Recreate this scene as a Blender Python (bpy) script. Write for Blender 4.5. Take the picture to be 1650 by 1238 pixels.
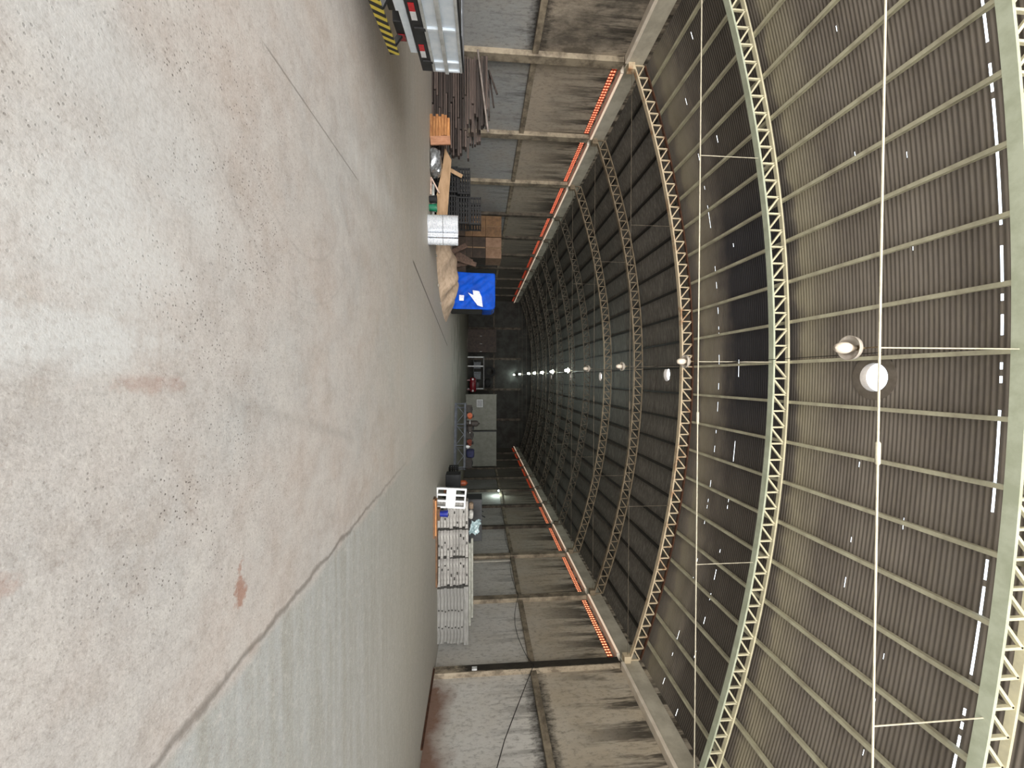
import bpy, math, random
import numpy as np
from mathutils import Vector, Matrix

random.seed(11)
rng = np.random.default_rng(5)
SC = bpy.context.scene
COL = SC.collection
for o in list(bpy.data.objects):
    bpy.data.objects.remove(o, do_unlink=True)

# ------------------------------------------------------------------ hall measures (metres)
F_PX, PITCH, YAW, ROLL = 642.5, 0.0825, 0.0163, 0.0009
EYE = 1.5
BAY, Y0 = 4.3054, 13.373
WL, WR = -10.68, 9.906
CX = (WL + WR) / 2
HALF = (WR - WL) / 2
YEND = Y0 + 10 * BAY
YOPEN = -5.0


def YK(k):
    return Y0 + k * BAY


def z_low(x):
    return 8.51 - 1.82 * ((x - CX) / HALF) ** 2


# ------------------------------------------------------------------ camera (photo was taken with the phone on its side)
fw = Vector((math.sin(YAW) * math.cos(PITCH), math.cos(YAW) * math.cos(PITCH), math.sin(PITCH)))
rt = Vector((math.cos(YAW), -math.sin(YAW), 0))
up = rt.cross(fw)
up_r = up * math.cos(ROLL) - rt * math.sin(ROLL)
rt_r = rt * math.cos(ROLL) + up * math.sin(ROLL)
cam_d = bpy.data.cameras.new('camera')
cam = bpy.data.objects.new('camera', cam_d)
COL.objects.link(cam)
M = Matrix.Identity(4)
for i in range(3):
    M[i][0] = up_r[i]
    M[i][1] = -rt_r[i]
    M[i][2] = -fw[i]
M[2][3] = EYE
cam.matrix_world = M
cam_d.sensor_fit = 'HORIZONTAL'
cam_d.sensor_width = 36
cam_d.lens = 36 * F_PX / 1650
cam_d.clip_start = 0.05
cam_d.clip_end = 500
SC.camera = cam

# ------------------------------------------------------------------ light: sky through the open end, low hazy sun behind the camera
SC.view_settings.view_transform = 'Standard'
SC.view_settings.look = 'None'
SC.view_settings.gamma = 1
SC.view_settings.use_curve_mapping = False
SC.view_settings.exposure = 0.25
W = bpy.data.worlds.new('sky')
SC.world = W
W.use_nodes = True
wn = W.node_tree
bg = wn.nodes['Background']
bg.inputs['Strength'].default_value = 3.8
tc = wn.nodes.new('ShaderNodeTexCoord')
sx = wn.nodes.new('ShaderNodeSeparateXYZ')
wn.links.new(tc.outputs['Generated'], sx.inputs[0])
cr = wn.nodes.new('ShaderNodeValToRGB')
wn.links.new(sx.outputs['Z'], cr.inputs['Fac'])
mr = wn.nodes.new('ShaderNodeMapRange')
wn.links.new(sx.outputs['Z'], mr.inputs['Value'])
mr.inputs['From Min'].default_value = -1
wn.links.new(mr.outputs[0], cr.inputs['Fac'])
e = cr.color_ramp.elements
e[0].position = 0.0
e[0].color = (1.45, 1.36, 1.22, 1)
e[1].position = 1.0
e[1].color = (0.72, 0.86, 1.0, 1)
for p_, c_ in ((0.485, (1.45, 1.36, 1.22, 1)), (0.50, (1.0, 0.97, 0.92, 1)), (0.58, (1.0, 0.97, 0.93, 1)), (0.75, (0.85, 0.93, 1.0, 1))):
    q = e.new(p_)
    q.color = c_
wn.links.new(cr.outputs[0], bg.inputs['Color'])

sun_d = bpy.data.lights.new('hazy_sun', 'SUN')
sun_d.energy = 5.0
sun_d.angle = math.radians(38)
sun_d.color = (1.0, 0.975, 0.955)
sun = bpy.data.objects.new('hazy_sun', sun_d)
COL.objects.link(sun)
sun.rotation_euler = Vector((-0.10, 0.97, -0.185)).to_track_quat('-Z', 'Y').to_euler()

port_d = bpy.data.lights.new('open_end_daylight', 'AREA')
port_d.shape = 'RECTANGLE'
port_d.size = WR - WL
port_d.size_y = 9.2
port_d.cycles.is_portal = True
port = bpy.data.objects.new('open_end_daylight', port_d)
COL.objects.link(port)
port.location = (CX, YOPEN, 4.5)
port.rotation_euler = Vector((0, 1, 0)).to_track_quat('-Z', 'Z').to_euler()


# ------------------------------------------------------------------ material helpers
def lin(c):
    if isinstance(c, str):
        c = c.lstrip('#')
        c = [int(c[i:i + 2], 16) / 255 for i in (0, 2, 4)]
    return tuple((v / 12.92 if v <= 0.04045 else ((v + 0.055) / 1.055) ** 2.4) for v in c) + (1,)


class NT:
    def __init__(s, name):
        s.m = bpy.data.materials.new(name)
        s.m.use_nodes = True
        s.t = s.m.node_tree
        s.b = s.t.nodes['Principled BSDF']
        s._co = None

    def n(s, kind, **kw):
        x = s.t.nodes.new(kind)
        for k, v in kw.items():
            setattr(x, k, v)
        return x

    def l(s, a, b):
        s.t.links.new(a, b)

    def co(s):
        if s._co is None:
            s._co = s.n('ShaderNodeTexCoord').outputs['Object']
        return s._co

    def xyz(s):
        x = s.n('ShaderNodeSeparateXYZ')
        s.l(s.co(), x.inputs[0])
        return x.outputs

    def noise(s, scale, stretch=(1, 1, 1), detail=4, rough=0.6, off=(0, 0, 0)):
        mp = s.n('ShaderNodeMapping')
        mp.inputs['Scale'].default_value = stretch
        mp.inputs['Location'].default_value = off
        s.l(s.co(), mp.inputs[0])
        t = s.n('ShaderNodeTexNoise')
        t.inputs['Scale'].default_value = scale
        t.inputs['Detail'].default_value = detail
        t.inputs['Roughness'].default_value = rough
        s.l(mp.outputs[0], t.inputs['Vector'])
        return t.outputs['Fac']

    def ramp(s, f, a, b, lo=0.0, hi=1.0):
        r = s.n('ShaderNodeMapRange')
        r.clamp = True
        r.inputs['From Min'].default_value = a
        r.inputs['From Max'].default_value = b
        r.inputs['To Min'].default_value = lo
        r.inputs['To Max'].default_value = hi
        s.l(f, r.inputs['Value'])
        return r.outputs[0]

    def math(s, op, a, b=0.0, c=None):
        m = s.n('ShaderNodeMath', operation=op)
        for i, v in enumerate((a, b) if c is None else (a, b, c)):
            if isinstance(v, (int, float)):
                m.inputs[i].default_value = v
            else:
                s.l(v, m.inputs[i])
        return m.outputs[0]

    def mix(s, f, a, b, mode='MIX'):
        m = s.n('ShaderNodeMix', data_type='RGBA', blend_type=mode)
        for sock, v in ((m.inputs['Factor'], f), (m.inputs[6], a), (m.inputs[7], b)):
            if isinstance(v, (int, float)):
                sock.default_value = v
            elif isinstance(v, (tuple, str)):
                sock.default_value = lin(v) if isinstance(v, str) else v
            else:
                s.l(v, sock)
        return m.outputs[2]

    def bump(s, h, strength, dist=0.02):
        b = s.n('ShaderNodeBump')
        b.inputs['Strength'].default_value = strength
        b.inputs['Distance'].default_value = dist
        s.l(h, b.inputs['Height'])
        s.l(b.outputs[0], s.b.inputs['Normal'])

    def out(s, col, rough=0.7, metal=0.0):
        if isinstance(col, (str, tuple)):
            s.b.inputs['Base Color'].default_value = lin(col) if isinstance(col, str) else col
        else:
            s.l(col, s.b.inputs['Base Color'])
        if isinstance(rough, (int, float)):
            s.b.inputs['Roughness'].default_value = rough
        else:
            s.l(rough, s.b.inputs['Roughness'])
        s.b.inputs['Metallic'].default_value = metal
        return s.m


MATS = {}


def pm(name, c1, c2=None, scale=6, rough=0.7, metal=0.0, stretch=(1, 1, 1), bump=0.0, lo=0.4, hi=0.62, rnd=0.0):
    if name in MATS:
        return MATS[name]
    t = NT(name)
    f = t.ramp(t.noise(scale, stretch, 5, 0.65), lo, hi)
    col = t.mix(f, c1, c2 or c1)
    if rnd:
        oi = t.n('ShaderNodeObjectInfo')
        v = t.ramp(oi.outputs['Random'], 0, 1, 1 - rnd, 1 + rnd)
        hs = t.n('ShaderNodeHueSaturation')
        t.l(col, hs.inputs['Color'])
        t.l(v, hs.inputs['Value'])
        col = hs.outputs[0]
    if bump:
        t.bump(t.noise(scale * 4, stretch, 4), bump)
    MATS[name] = t.out(col, rough, metal)
    return MATS[name]


def emit(name, c, strength):
    t = NT(name)
    t.out('#000000' if not isinstance(c, str) else c, 0.5)
    t.b.inputs['Emission Color'].default_value = lin(c)
    t.b.inputs['Emission Strength'].default_value = strength
    MATS[name] = t.m
    return t.m


# ------------------------------------------------------------------ mesh helpers
class MB:
    def __init__(s):
        s.v = []
        s.f = []
        s.mi = []

    def add(s, vs, fs, mi=0):
        o = len(s.v)
        s.v += [tuple(v) for v in vs]
        s.f += [tuple(i + o for i in f) for f in fs]
        s.mi += [mi] * len(fs)
        return s

    def box(s, lo, hi, mi=0, R=None, piv=None):
        x0, y0, z0 = lo
        x1, y1, z1 = hi
        vs = [Vector(p) for p in ((x0, y0, z0), (x1, y0, z0), (x1, y1, z0), (x0, y1, z0), (x0, y0, z1), (x1, y0, z1), (x1, y1, z1), (x0, y1, z1))]
        if R is not None:
            c = Vector(piv) if piv else (Vector(lo) + Vector(hi)) / 2
            vs = [R @ (v - c) + c for v in vs]
        return s.add(vs, [(0, 3, 2, 1), (4, 5, 6, 7), (0, 1, 5, 4), (1, 2, 6, 5), (2, 3, 7, 6), (3, 0, 4, 7)], mi)

    def cbox(s, c, size, mi=0, R=None):
        c = Vector(c)
        h = Vector(size) / 2
        return s.box(c - h, c + h, mi, R)

    def bar(s, a, b, w, d, mi=0, ref=(0, 1, 0)):
        """rectangular bar a-b; d is its size along ref, w the other way"""
        a, b = Vector(a), Vector(b)
        t = (b - a).normalized()
        r = Vector(ref)
        r = (r - t * r.dot(t)).normalized()
        q = t.cross(r)
        vs = []
        for p in (a, b):
            for i, j in ((-1, -1), (1, -1), (1, 1), (-1, 1)):
                vs.append(p + q * (i * w / 2) + r * (j * d / 2))
        return s.add(vs, [(3, 2, 1, 0), (4, 5, 6, 7), (0, 1, 5, 4), (1, 2, 6, 5), (2, 3, 7, 6), (3, 0, 4, 7)], mi)

    def tube(s, pts, r, n=8, mi=0, cap=True):
        pts = [Vector(p) for p in pts]
        rs = r if isinstance(r, (list, tuple)) else [r] * len(pts)
        rings = []
        prev = None
        for i, p in enumerate(pts):
            t = (pts[min(i + 1, len(pts) - 1)] - pts[max(i - 1, 0)]).normalized()
            ref = prev if prev is not None else (Vector((0, 0, 1)) if abs(t.z) < 0.9 else Vector((1, 0, 0)))
            a = (ref - t * ref.dot(t)).normalized()
            prev = a
            b = t.cross(a)
            rings.append([p + (a * math.cos(k * 2 * math.pi / n) + b * math.sin(k * 2 * math.pi / n)) * rs[i] for k in range(n)])
        vs = [v for rg in rings for v in rg]
        fs = []
        for i in range(len(pts) - 1):
            for k in range(n):
                fs.append((i * n + k, i * n + (k + 1) % n, (i + 1) * n + (k + 1) % n, (i + 1) * n + k))
        if cap:
            fs.append(tuple(range(n))[::-1])
            fs.append(tuple((len(pts) - 1) * n + k for k in range(n)))
        return s.add(vs, fs, mi)

    def lathe(s, prof, c=(0, 0, 0), n=24, axis='Z', mi=0, closed=False):
        vs = []
        for r, z in prof:
            for k in range(n):
                a = 2 * math.pi * k / n
                p = (r * math.cos(a), r * math.sin(a), z)
                if axis == 'X':
                    p = (p[2], p[0], p[1])
                elif axis == 'Y':
                    p = (p[1], p[2], p[0])
                vs.append((p[0] + c[0], p[1] + c[1], p[2] + c[2]))
        m = len(prof)
        fs = []
        for i in range(m if closed else m - 1):
            j = (i + 1) % m
            for k in range(n):
                fs.append((i * n + k, i * n + (k + 1) % n, j * n + (k + 1) % n, j * n + k))
        if not closed:
            if prof[0][0] > 1e-4:
                fs.append(tuple(range(n))[::-1])
            if prof[-1][0] > 1e-4:
                fs.append(tuple((m - 1) * n + k for k in range(n)))
        return s.add(vs, fs, mi)

    def slab(s, pts, thick, mi=0):
        """polygon (list of 3-D points, planar) given thickness along its normal"""
        P = [Vector(p) for p in pts]
        nrm = (P[1] - P[0]).cross(P[2] - P[0]).normalized() * thick
        n = len(P)
        vs = P + [p + nrm for p in P]
        fs = [tuple(range(n))[::-1], tuple(range(n, 2 * n))] + [(i, (i + 1) % n, n + (i + 1) % n, n + i) for i in range(n)]
        return s.add(vs, fs, mi)

    def build(s, name, mats, parent=None, smooth=None, bevel=0.0):
        me = bpy.data.meshes.new(name)
        me.from_pydata(s.v, [], s.f)
        if not isinstance(mats, (list, tuple)):
            mats = [mats]
        for m in mats:
            me.materials.append(m)
        if len(mats) > 1:
            me.polygons.foreach_set('material_index', s.mi)
        me.update()
        if smooth:
            me.polygons.foreach_set('use_smooth', [True] * len(me.polygons))
            me.set_sharp_from_angle(angle=math.radians(smooth))
        o = bpy.data.objects.new(name, me)
        COL.objects.link(o)
        if parent:
            o.parent = parent
        if bevel:
            b = o.modifiers.new('bevel', 'BEVEL')
            b.width = bevel
            b.segments = 2
            b.limit_method = 'ANGLE'
        return o


def thing(name, label, cat, loc=(0, 0, 0), rz=0.0, group=None):
    o = bpy.data.objects.new(name, None)
    COL.objects.link(o)
    o.location = loc
    o.rotation_euler = (0, 0, rz)
    o.empty_display_size = 0.1
    return tag(o, label, cat, group)


def tag(o, label, cat, group=None, kind=None):
    o['label'] = label
    o['category'] = cat
    if group:
        o['group'] = group
    if kind:
        o['kind'] = kind
    return o


def struct(o):
    o['kind'] = 'structure'
    return o


def dup(src, loc, rz=None, label=None, scale=None):
    r = src.copy()
    COL.objects.link(r)
    r.location = loc
    if rz is not None:
        r.rotation_euler = (r.rotation_euler[0], r.rotation_euler[1], rz)
    if scale:
        r.scale = scale
    if label:
        r['label'] = label
    for ch in list(src.children):
        c = ch.copy()
        COL.objects.link(c)
        c.parent = r
        for g in list(ch.children):
            d = g.copy()
            COL.objects.link(d)
            d.parent = c
    return r


ORD = 'first second third fourth fifth sixth seventh eighth ninth tenth eleventh twelfth'.split()


# ------------------------------------------------------------------ setting materials
def seg_mask(t, a, b, w, soft=0.01, wob=None):
    """1 on a groove a-b of half width w on the floor, 0 elsewhere"""
    a, b = Vector(a), Vector(b)
    L = (b - a).length
    ang = math.atan2(b.y - a.y, b.x - a.x)
    d = ((b - a) / L)
    x, y, _ = t.xyz_cached
    # along and across
    al = t.math('ADD', t.math('MULTIPLY', t.math('SUBTRACT', x, a.x), d.x), t.math('MULTIPLY', t.math('SUBTRACT', y, a.y), d.y))
    ac = t.math('ADD', t.math('MULTIPLY', t.math('SUBTRACT', x, a.x), -d.y), t.math('MULTIPLY', t.math('SUBTRACT', y, a.y), d.x))
    if wob is not None:
        ac = t.math('ADD', ac, wob)
    m = t.ramp(t.math('ABSOLUTE', ac), w, w + soft, 1, 0)
    m = t.math('MULTIPLY', m, t.ramp(al, 0, 0.15, 0, 1))
    return t.math('MULTIPLY', m, t.ramp(al, L - 0.15, L, 1, 0))


def spot(t, c, r, stretch=(1, 1), wob=None, ang=0.0):
    x, y, _ = t.xyz_cached
    dx, dy = t.math('SUBTRACT', x, c[0]), t.math('SUBTRACT', y, c[1])
    ca, sa = math.cos(ang), math.sin(ang)
    u = t.math('ADD', t.math('MULTIPLY', dx, ca), t.math('MULTIPLY', dy, sa))
    v = t.math('ADD', t.math('MULTIPLY', dx, -sa), t.math('MULTIPLY', dy, ca))
    u = t.math('DIVIDE', u, stretch[0])
    v = t.math('DIVIDE', v, stretch[1])
    d = t.math('SQRT', t.math('ADD', t.math('MULTIPLY', u, u), t.math('MULTIPLY', v, v)))
    if wob is not None:
        d = t.math('ADD', d, wob)
    return t.ramp(d, r * 0.35, r, 1, 0)


def make_floor_mat():
    t = NT('worn_concrete')
    o = t.xyz()
    t.xyz_cached = (o['X'], o['Y'], o['Z'])
    X, Y, Z = t.xyz_cached
    n1 = t.noise(0.55, (1, 1, 1), 5, 0.6)
    n2 = t.noise(2.3, (1, 1, 1), 6, 0.7, (3, 1, 0))
    n3 = t.noise(38, (1, 1, 1), 4, 0.7)
    nst = t.noise(1.2, (0.35, 4.5, 1), 5, 0.65)        # wiping streaks across the hall
    col = t.mix(t.ramp(n1, 0.38, 0.62), '#b5a9a0', '#adaaa6')
    col = t.mix(t.ramp(n2, 0.42, 0.7, 0, 0.75), col, '#beb8b0')
    col = t.mix(t.ramp(n2, 0.5, 0.25, 0, 0.6), col, '#a5988b')
    # far side of the long joint: cooler, streaked slab
    wob = t.ramp(t.noise(1.5, (1, 1, 1), 4), 0.3, 0.7, -0.06, 0.06)
    right = t.ramp(t.math('ADD', X, wob), 1.80, 1.90)
    cool = t.mix(t.ramp(nst, 0.38, 0.62), '#989890', '#a8aaa7')
    col = t.mix(t.math('MULTIPLY', right, 0.9), col, cool)
    # olive worn band deeper in
    band = t.math('MULTIPLY', t.ramp(Y, 4.5, 8.5), t.ramp(nst, 0.3, 0.65, 0.35, 1.0))
    col = t.mix(t.math('MULTIPLY', band, 0.75), col, '#a09a8a')
    # fine grain
    n4 = t.noise(85, (1, 1, 1), 3, 0.7)
    n5 = t.noise(11, (1, 1, 1), 5, 0.75, (1, 9, 0))
    col = t.mix(t.ramp(n5, 0.52, 0.72, 0, 0.5), col, '#cbc5bd')
    col = t.mix(t.ramp(n5, 0.48, 0.30, 0, 0.45), col, '#8f857c')
    col = t.mix(t.ramp(n4, 0.55, 0.75, 0, 0.5), col, '#d8d2ca')
    col = t.mix(t.ramp(n4, 0.45, 0.28, 0, 0.55), col, '#7d736a')
    col = t.mix(t.ramp(n3, 0.52, 0.75, 0, 0.35), col, '#cfc8be')
    col = t.mix(t.ramp(n3, 0.46, 0.28, 0, 0.45), col, '#83786e')
    # pits
    vo = t.n('ShaderNodeTexVoronoi')
    vo.inputs['Scale'].default_value = 40
    t.l(t.co(), vo.inputs['Vector'])
    pit = t.ramp(vo.outputs['Distance'], 0.16, 0.24, 1, 0)
    rnd = t.n('ShaderNodeSeparateColor')
    t.l(vo.outputs['Color'], rnd.inputs[0])
    pit = t.math('MULTIPLY', pit, t.ramp(rnd.outputs[0], 0.35, 0.4))
    where = t.ramp(t.noise(2.2, (1, 1, 1), 4, 0.6, (7, 2, 0)), 0.42, 0.54)
    zone = t.math('MAXIMUM', spot(t, (-1.05, 2.55), 1.7, (1.0, 1.0)), t.math('MULTIPLY', spot(t, (0.65, 2.4), 1.1, (0.8, 1)), 1.0))
    pit = t.math('MULTIPLY', t.math('MULTIPLY', pit, where), zone)
    col = t.mix(t.math('MULTIPLY', pit, 0.8), col, '#4a423b')
    # rust stains, white scuffs
    w2 = t.ramp(t.noise(7, (1, 1, 1), 5, 0.75, (5, 5, 0)), 0.3, 0.7, -0.22, 0.22)
    st = t.math('MULTIPLY', spot(t, (0.03, 1.95), 0.34, (0.16, 0.8), w2), 0.32)
    st = t.math('MAXIMUM', st, t.math('MULTIPLY', spot(t, (0.66, 1.2), 0.4, (0.10, 0.8), w2), 0.4))
    st = t.math('MAXIMUM', st, t.math('MULTIPLY', spot(t, (1.35, 2.62), 0.22, (0.7, 0.28), w2), 0.7))
    st = t.math('MAXIMUM', st, t.math('MULTIPLY', spot(t, (0.28, 1.22), 0.35, (0.3, 0.5), w2), 0.4))
    col = t.mix(st, col, '#93644e')
    wh = t.math('MULTIPLY', spot(t, (-2.75, 5.9), 1.3, (0.28, 1.3), w2, 0.12), t.ramp(nst, 0.4, 0.65, 0.05, 0.6))
    wh = t.math('MAXIMUM', wh, t.math('MULTIPLY', spot(t, (-1.15, 1.9), 1.1, (0.35, 1.0), w2, -0.5), 0.4))
    wh = t.math('MAXIMUM', wh, t.math('MULTIPLY', spot(t, (-0.55, 1.75), 0.9, (0.6, 0.6), w2), 0.6))
    wh = t.math('MAXIMUM', wh, t.math('MULTIPLY', spot(t, (-0.15, 1.55), 0.6, (0.3, 1.2), w2), 0.7))
    wh = t.math('MAXIMUM', wh, t.math('MULTIPLY', spot(t, (0.8, 10), 3.5, (0.9, 1.0), w2), 0.22))
    col = t.mix(t.math('MULTIPLY', wh, t.ramp(n3, 0.3, 0.55, 0.5, 1)), col, '#c9c8c4')
    # joints and cracks
    g = seg_mask(t, (1.80, 1.2), (1.76, 8.5), 0.008, 0.03, t.ramp(t.noise(3, detail=3), 0.3, 0.7, -0.03, 0.03))
    g = t.math('MULTIPLY', g, t.ramp(Y, 4.5, 8.5, 0.6, 0.15))
    g = t.math('MAXIMUM', g, t.math('MULTIPLY', seg_mask(t, (-2.66, 9.2), (-1.5, 19.2), 0.02, 0.02), 0.95))
    g = t.math('MAXIMUM', g, t.math('MULTIPLY', seg_mask(t, (-2.33, 2.9), (-2.45, 5.2), 0.003, 0.010), 0.55))
    g = t.math('MAXIMUM', g, t.math('MULTIPLY', seg_mask(t, (0.1, 2.4), (0.75, 5.0), 0.008, 0.07), 0.14))
    col = t.mix(g, col, '#5c554d')
    # turning marks
    dx, dy = t.math('SUBTRACT', X, -2.0), t.math('SUBTRACT', Y, 3.6)
    rr = t.math('SQRT', t.math('ADD', t.math('MULTIPLY', dx, dx), t.math('MULTIPLY', dy, dy)))
    arc = t.math('MAXIMUM', t.ramp(t.math('ABSOLUTE', t.math('SUBTRACT', rr, 0.95)), 0.006, 0.02, 1, 0), t.ramp(t.math('ABSOLUTE', t.math('SUBTRACT', rr, 1.35)), 0.006, 0.02, 1, 0))
    col = t.mix(t.math('MULTIPLY', arc, t.math('MULTIPLY', t.ramp(X, -1.7, -1.2), 0.13)), col, '#77706a')
    # floor colour turns darker towards the inner half of the hall
    far_tone = t.math('MULTIPLY', t.ramp(t.math('ADD', Y, t.ramp(n1, 0.3, 0.7, -5, 5)), 22, 33), 0.85)
    col = t.mix(far_tone, col, '#57513f')
    h = t.math('SUBTRACT', t.math('MULTIPLY', n3, 0.35), t.math('ADD', t.math('MULTIPLY', pit, 0.35), t.math('MULTIPLY', g, 1.0)))
    t.bump(t.math('ADD', h, t.math('MULTIPLY', n2, 0.6)), 0.35, 0.012)
    return t.out(col, t.ramp(n2, 0.3, 0.7, 0.55, 0.8))


def make_wall_mat(name, tone, warm, cool, mould=False):
    t = NT(name)
    o = t.xyz()
    X, Y, Z = o['X'], o['Y'], o['Z']
    big = t.noise(0.7, (1, 1, 1), 5, 0.6)
    drip = t.noise(2.6, (1, 1, 0.10), 5, 0.7)
    fine = t.noise(9, (1, 1, 0.5), 5, 0.75)
    upper = t.ramp(Z, 3.2, 3.5)
    col = t.mix(upper, cool, warm)
    col = t.mix(t.ramp(big, 0.4, 0.65, 0, 0.55), col, tone)
    col = t.mix(t.ramp(fine, 0.5, 0.3, 0, 0.5), col, '#4b443c')
    # drip stains from the ring beam and from the middle beam
    top = t.math('MULTIPLY', t.ramp(Z, 3.9, 6.0), t.ramp(drip, 0.45, 0.56))
    mid = t.math('MULTIPLY', t.math('MULTIPLY', t.ramp(Z, 1.6, 3.2), t.ramp(Z, 3.3, 3.25)), t.ramp(drip, 0.52, 0.62))
    st = t.math('MAXIMUM', top, t.math('MULTIPLY', mid, 0.6))
    col = t.mix(t.math('MULTIPLY', st, 0.88), col, '#2e2822')
    # damp foot and soot along the middle beam, only near the open end
    near = t.ramp(t.math('ADD', Y, t.ramp(big, 0.3, 0.7, -1, 1)), 12.6, 14.0, 1, 0)
    if mould:
        mo = t.math('MULTIPLY', t.math('MULTIPLY', near, t.ramp(Z, 3.3, 3.6)), t.ramp(t.noise(0.9, (1, 1, 0.5), 6, 0.7, (0, 3.1, 0)), 0.40, 0.60))
        col = t.mix(t.math('MULTIPLY', mo, 0.75), col, '#2d2a25')
    d = t.math('ABSOLUTE', t.math('SUBTRACT', Z, 3.34))
    soot = t.math('MULTIPLY', t.math('MULTIPLY', t.ramp(t.math('ADD', d, t.ramp(fine, 0.3, 0.7, -0.12, 0.12)), 0.12, 0.42, 1, 0), near), 0.85)
    col = t.mix(soot, col, '#211d18')
    foot = t.ramp(t.math('ADD', Z, t.ramp(big, 0.3, 0.7, -0.35, 0.35)), 0.15, 0.75, 1, 0)
    col = t.mix(t.math('MULTIPLY', foot, t.math('MULTIPLY', near, 0.85)), col, '#7c5238')
    # wall colour darkens evenly towards the far end
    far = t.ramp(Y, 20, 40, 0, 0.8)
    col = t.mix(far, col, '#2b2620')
    t.bump(fine, 0.4, 0.02)
    return t.out(col, 0.85)


def make_roof_mat():
    t = NT('corrugated_roof')
    o = t.xyz()
    X, Y, Z = o['X'], o['Y'], o['Z']
    n = t.noise(0.9, (0.5, 1.5, 1), 5, 0.65)
    f = t.noise(14, (0.15, 1, 1), 5, 0.7)
    col = t.mix(t.ramp(n, 0.35, 0.65), '#6f6861', '#857e76')
    col = t.mix(t.ramp(f, 0.5, 0.7, 0, 0.4), col, '#8a8273')
    # paler scalloped strips across the sheets beside the trusses
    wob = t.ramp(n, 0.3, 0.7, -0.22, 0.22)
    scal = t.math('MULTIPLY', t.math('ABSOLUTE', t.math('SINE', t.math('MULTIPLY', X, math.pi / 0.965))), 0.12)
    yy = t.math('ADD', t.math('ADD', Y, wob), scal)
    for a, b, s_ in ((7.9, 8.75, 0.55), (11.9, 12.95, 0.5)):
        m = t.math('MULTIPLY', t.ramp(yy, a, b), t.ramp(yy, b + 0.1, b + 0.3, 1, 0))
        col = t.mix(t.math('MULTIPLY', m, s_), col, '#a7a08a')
    d2 = t.math('MULTIPLY', t.ramp(yy, 8.9, 9.5), t.ramp(yy, 11.3, 12.2, 1, 0))
    col = t.mix(t.math('MULTIPLY', d2, 0.7), col, '#443f3a')
    # bluish newer sheets in the second bay
    bl = t.math('MULTIPLY', t.ramp(yy, 8.9, 9.6), t.ramp(yy, 11.4, 12.0, 1, 0))
    bl = t.math('MULTIPLY', bl, t.math('MULTIPLY', t.ramp(X, -6.5, -4), t.ramp(X, 0.5, 3.5, 1, 0)))
    col = t.mix(t.math('MULTIPLY', bl, 0.75), col, '#2a2c36')
    # soot-blackened sheets and torn black lining deeper in
    dk = t.ramp(t.math('ADD', Y, t.math('MULTIPLY', wob, 4.0)), 13.6, 14.4)
    dcol = t.mix(t.ramp(f, 0.45, 0.7), '#615d57', '#88847c')
    col = t.mix(dk, col, dcol)
    return t.out(col, 0.75, 0.0)


FLOOR_M = make_floor_mat()
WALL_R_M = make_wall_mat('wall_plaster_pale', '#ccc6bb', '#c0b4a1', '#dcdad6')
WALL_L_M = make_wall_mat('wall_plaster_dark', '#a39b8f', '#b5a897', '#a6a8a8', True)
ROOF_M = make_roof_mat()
COLUMN_M = pm('column_concrete', '#9f937f', '#6a6052', 2.2, 0.85, bump=0.3)
_t = NT('column_black_mould')
_o = _t.xyz()
_n = _t.noise(3.0, (1, 1, 0.6), 5, 0.7)
_c = _t.mix(_t.ramp(_n, 0.42, 0.62), '#b0a38e', '#74695a')
_m = _t.ramp(_t.math('SUBTRACT', _o['Y'], _t.ramp(_n, 0.3, 0.7, -0.05, 0.05)), Y0 - 0.16, Y0 - 0.12)
_m = _t.math('MULTIPLY', _m, _t.ramp(_t.math('ADD', _o['Z'], _t.ramp(_n, 0.3, 0.7, -0.4, 0.4)), 0.5, 1.1))
SOOT_M = _t.out(_t.mix(_t.math('MULTIPLY', _m, 0.93), _c, '#17140f'), 0.9)
COLUMN_FAR_M = pm('column_concrete_dark', '#5d554a', '#362f28', 2.2, 0.9, bump=0.3)  # darker concrete for the far columns and back wall trim
RING_M = pm('ring_beam_concrete', '#cfcabb', '#b3ad9e', 1.2, 0.85)
LEDGE_M = pm('ledge_cream', '#f0e6d8', '#e2d6c6', 3, 0.8)  # one pale cream along the whole ledge

# ------------------------------------------------------------------ floor
mb = MB()
mb.box((WL - 0.35, YOPEN - 2.0, -0.2), (WR + 0.35, YEND + 0.3, 0))
struct(mb.build('floor', FLOOR_M))

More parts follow.
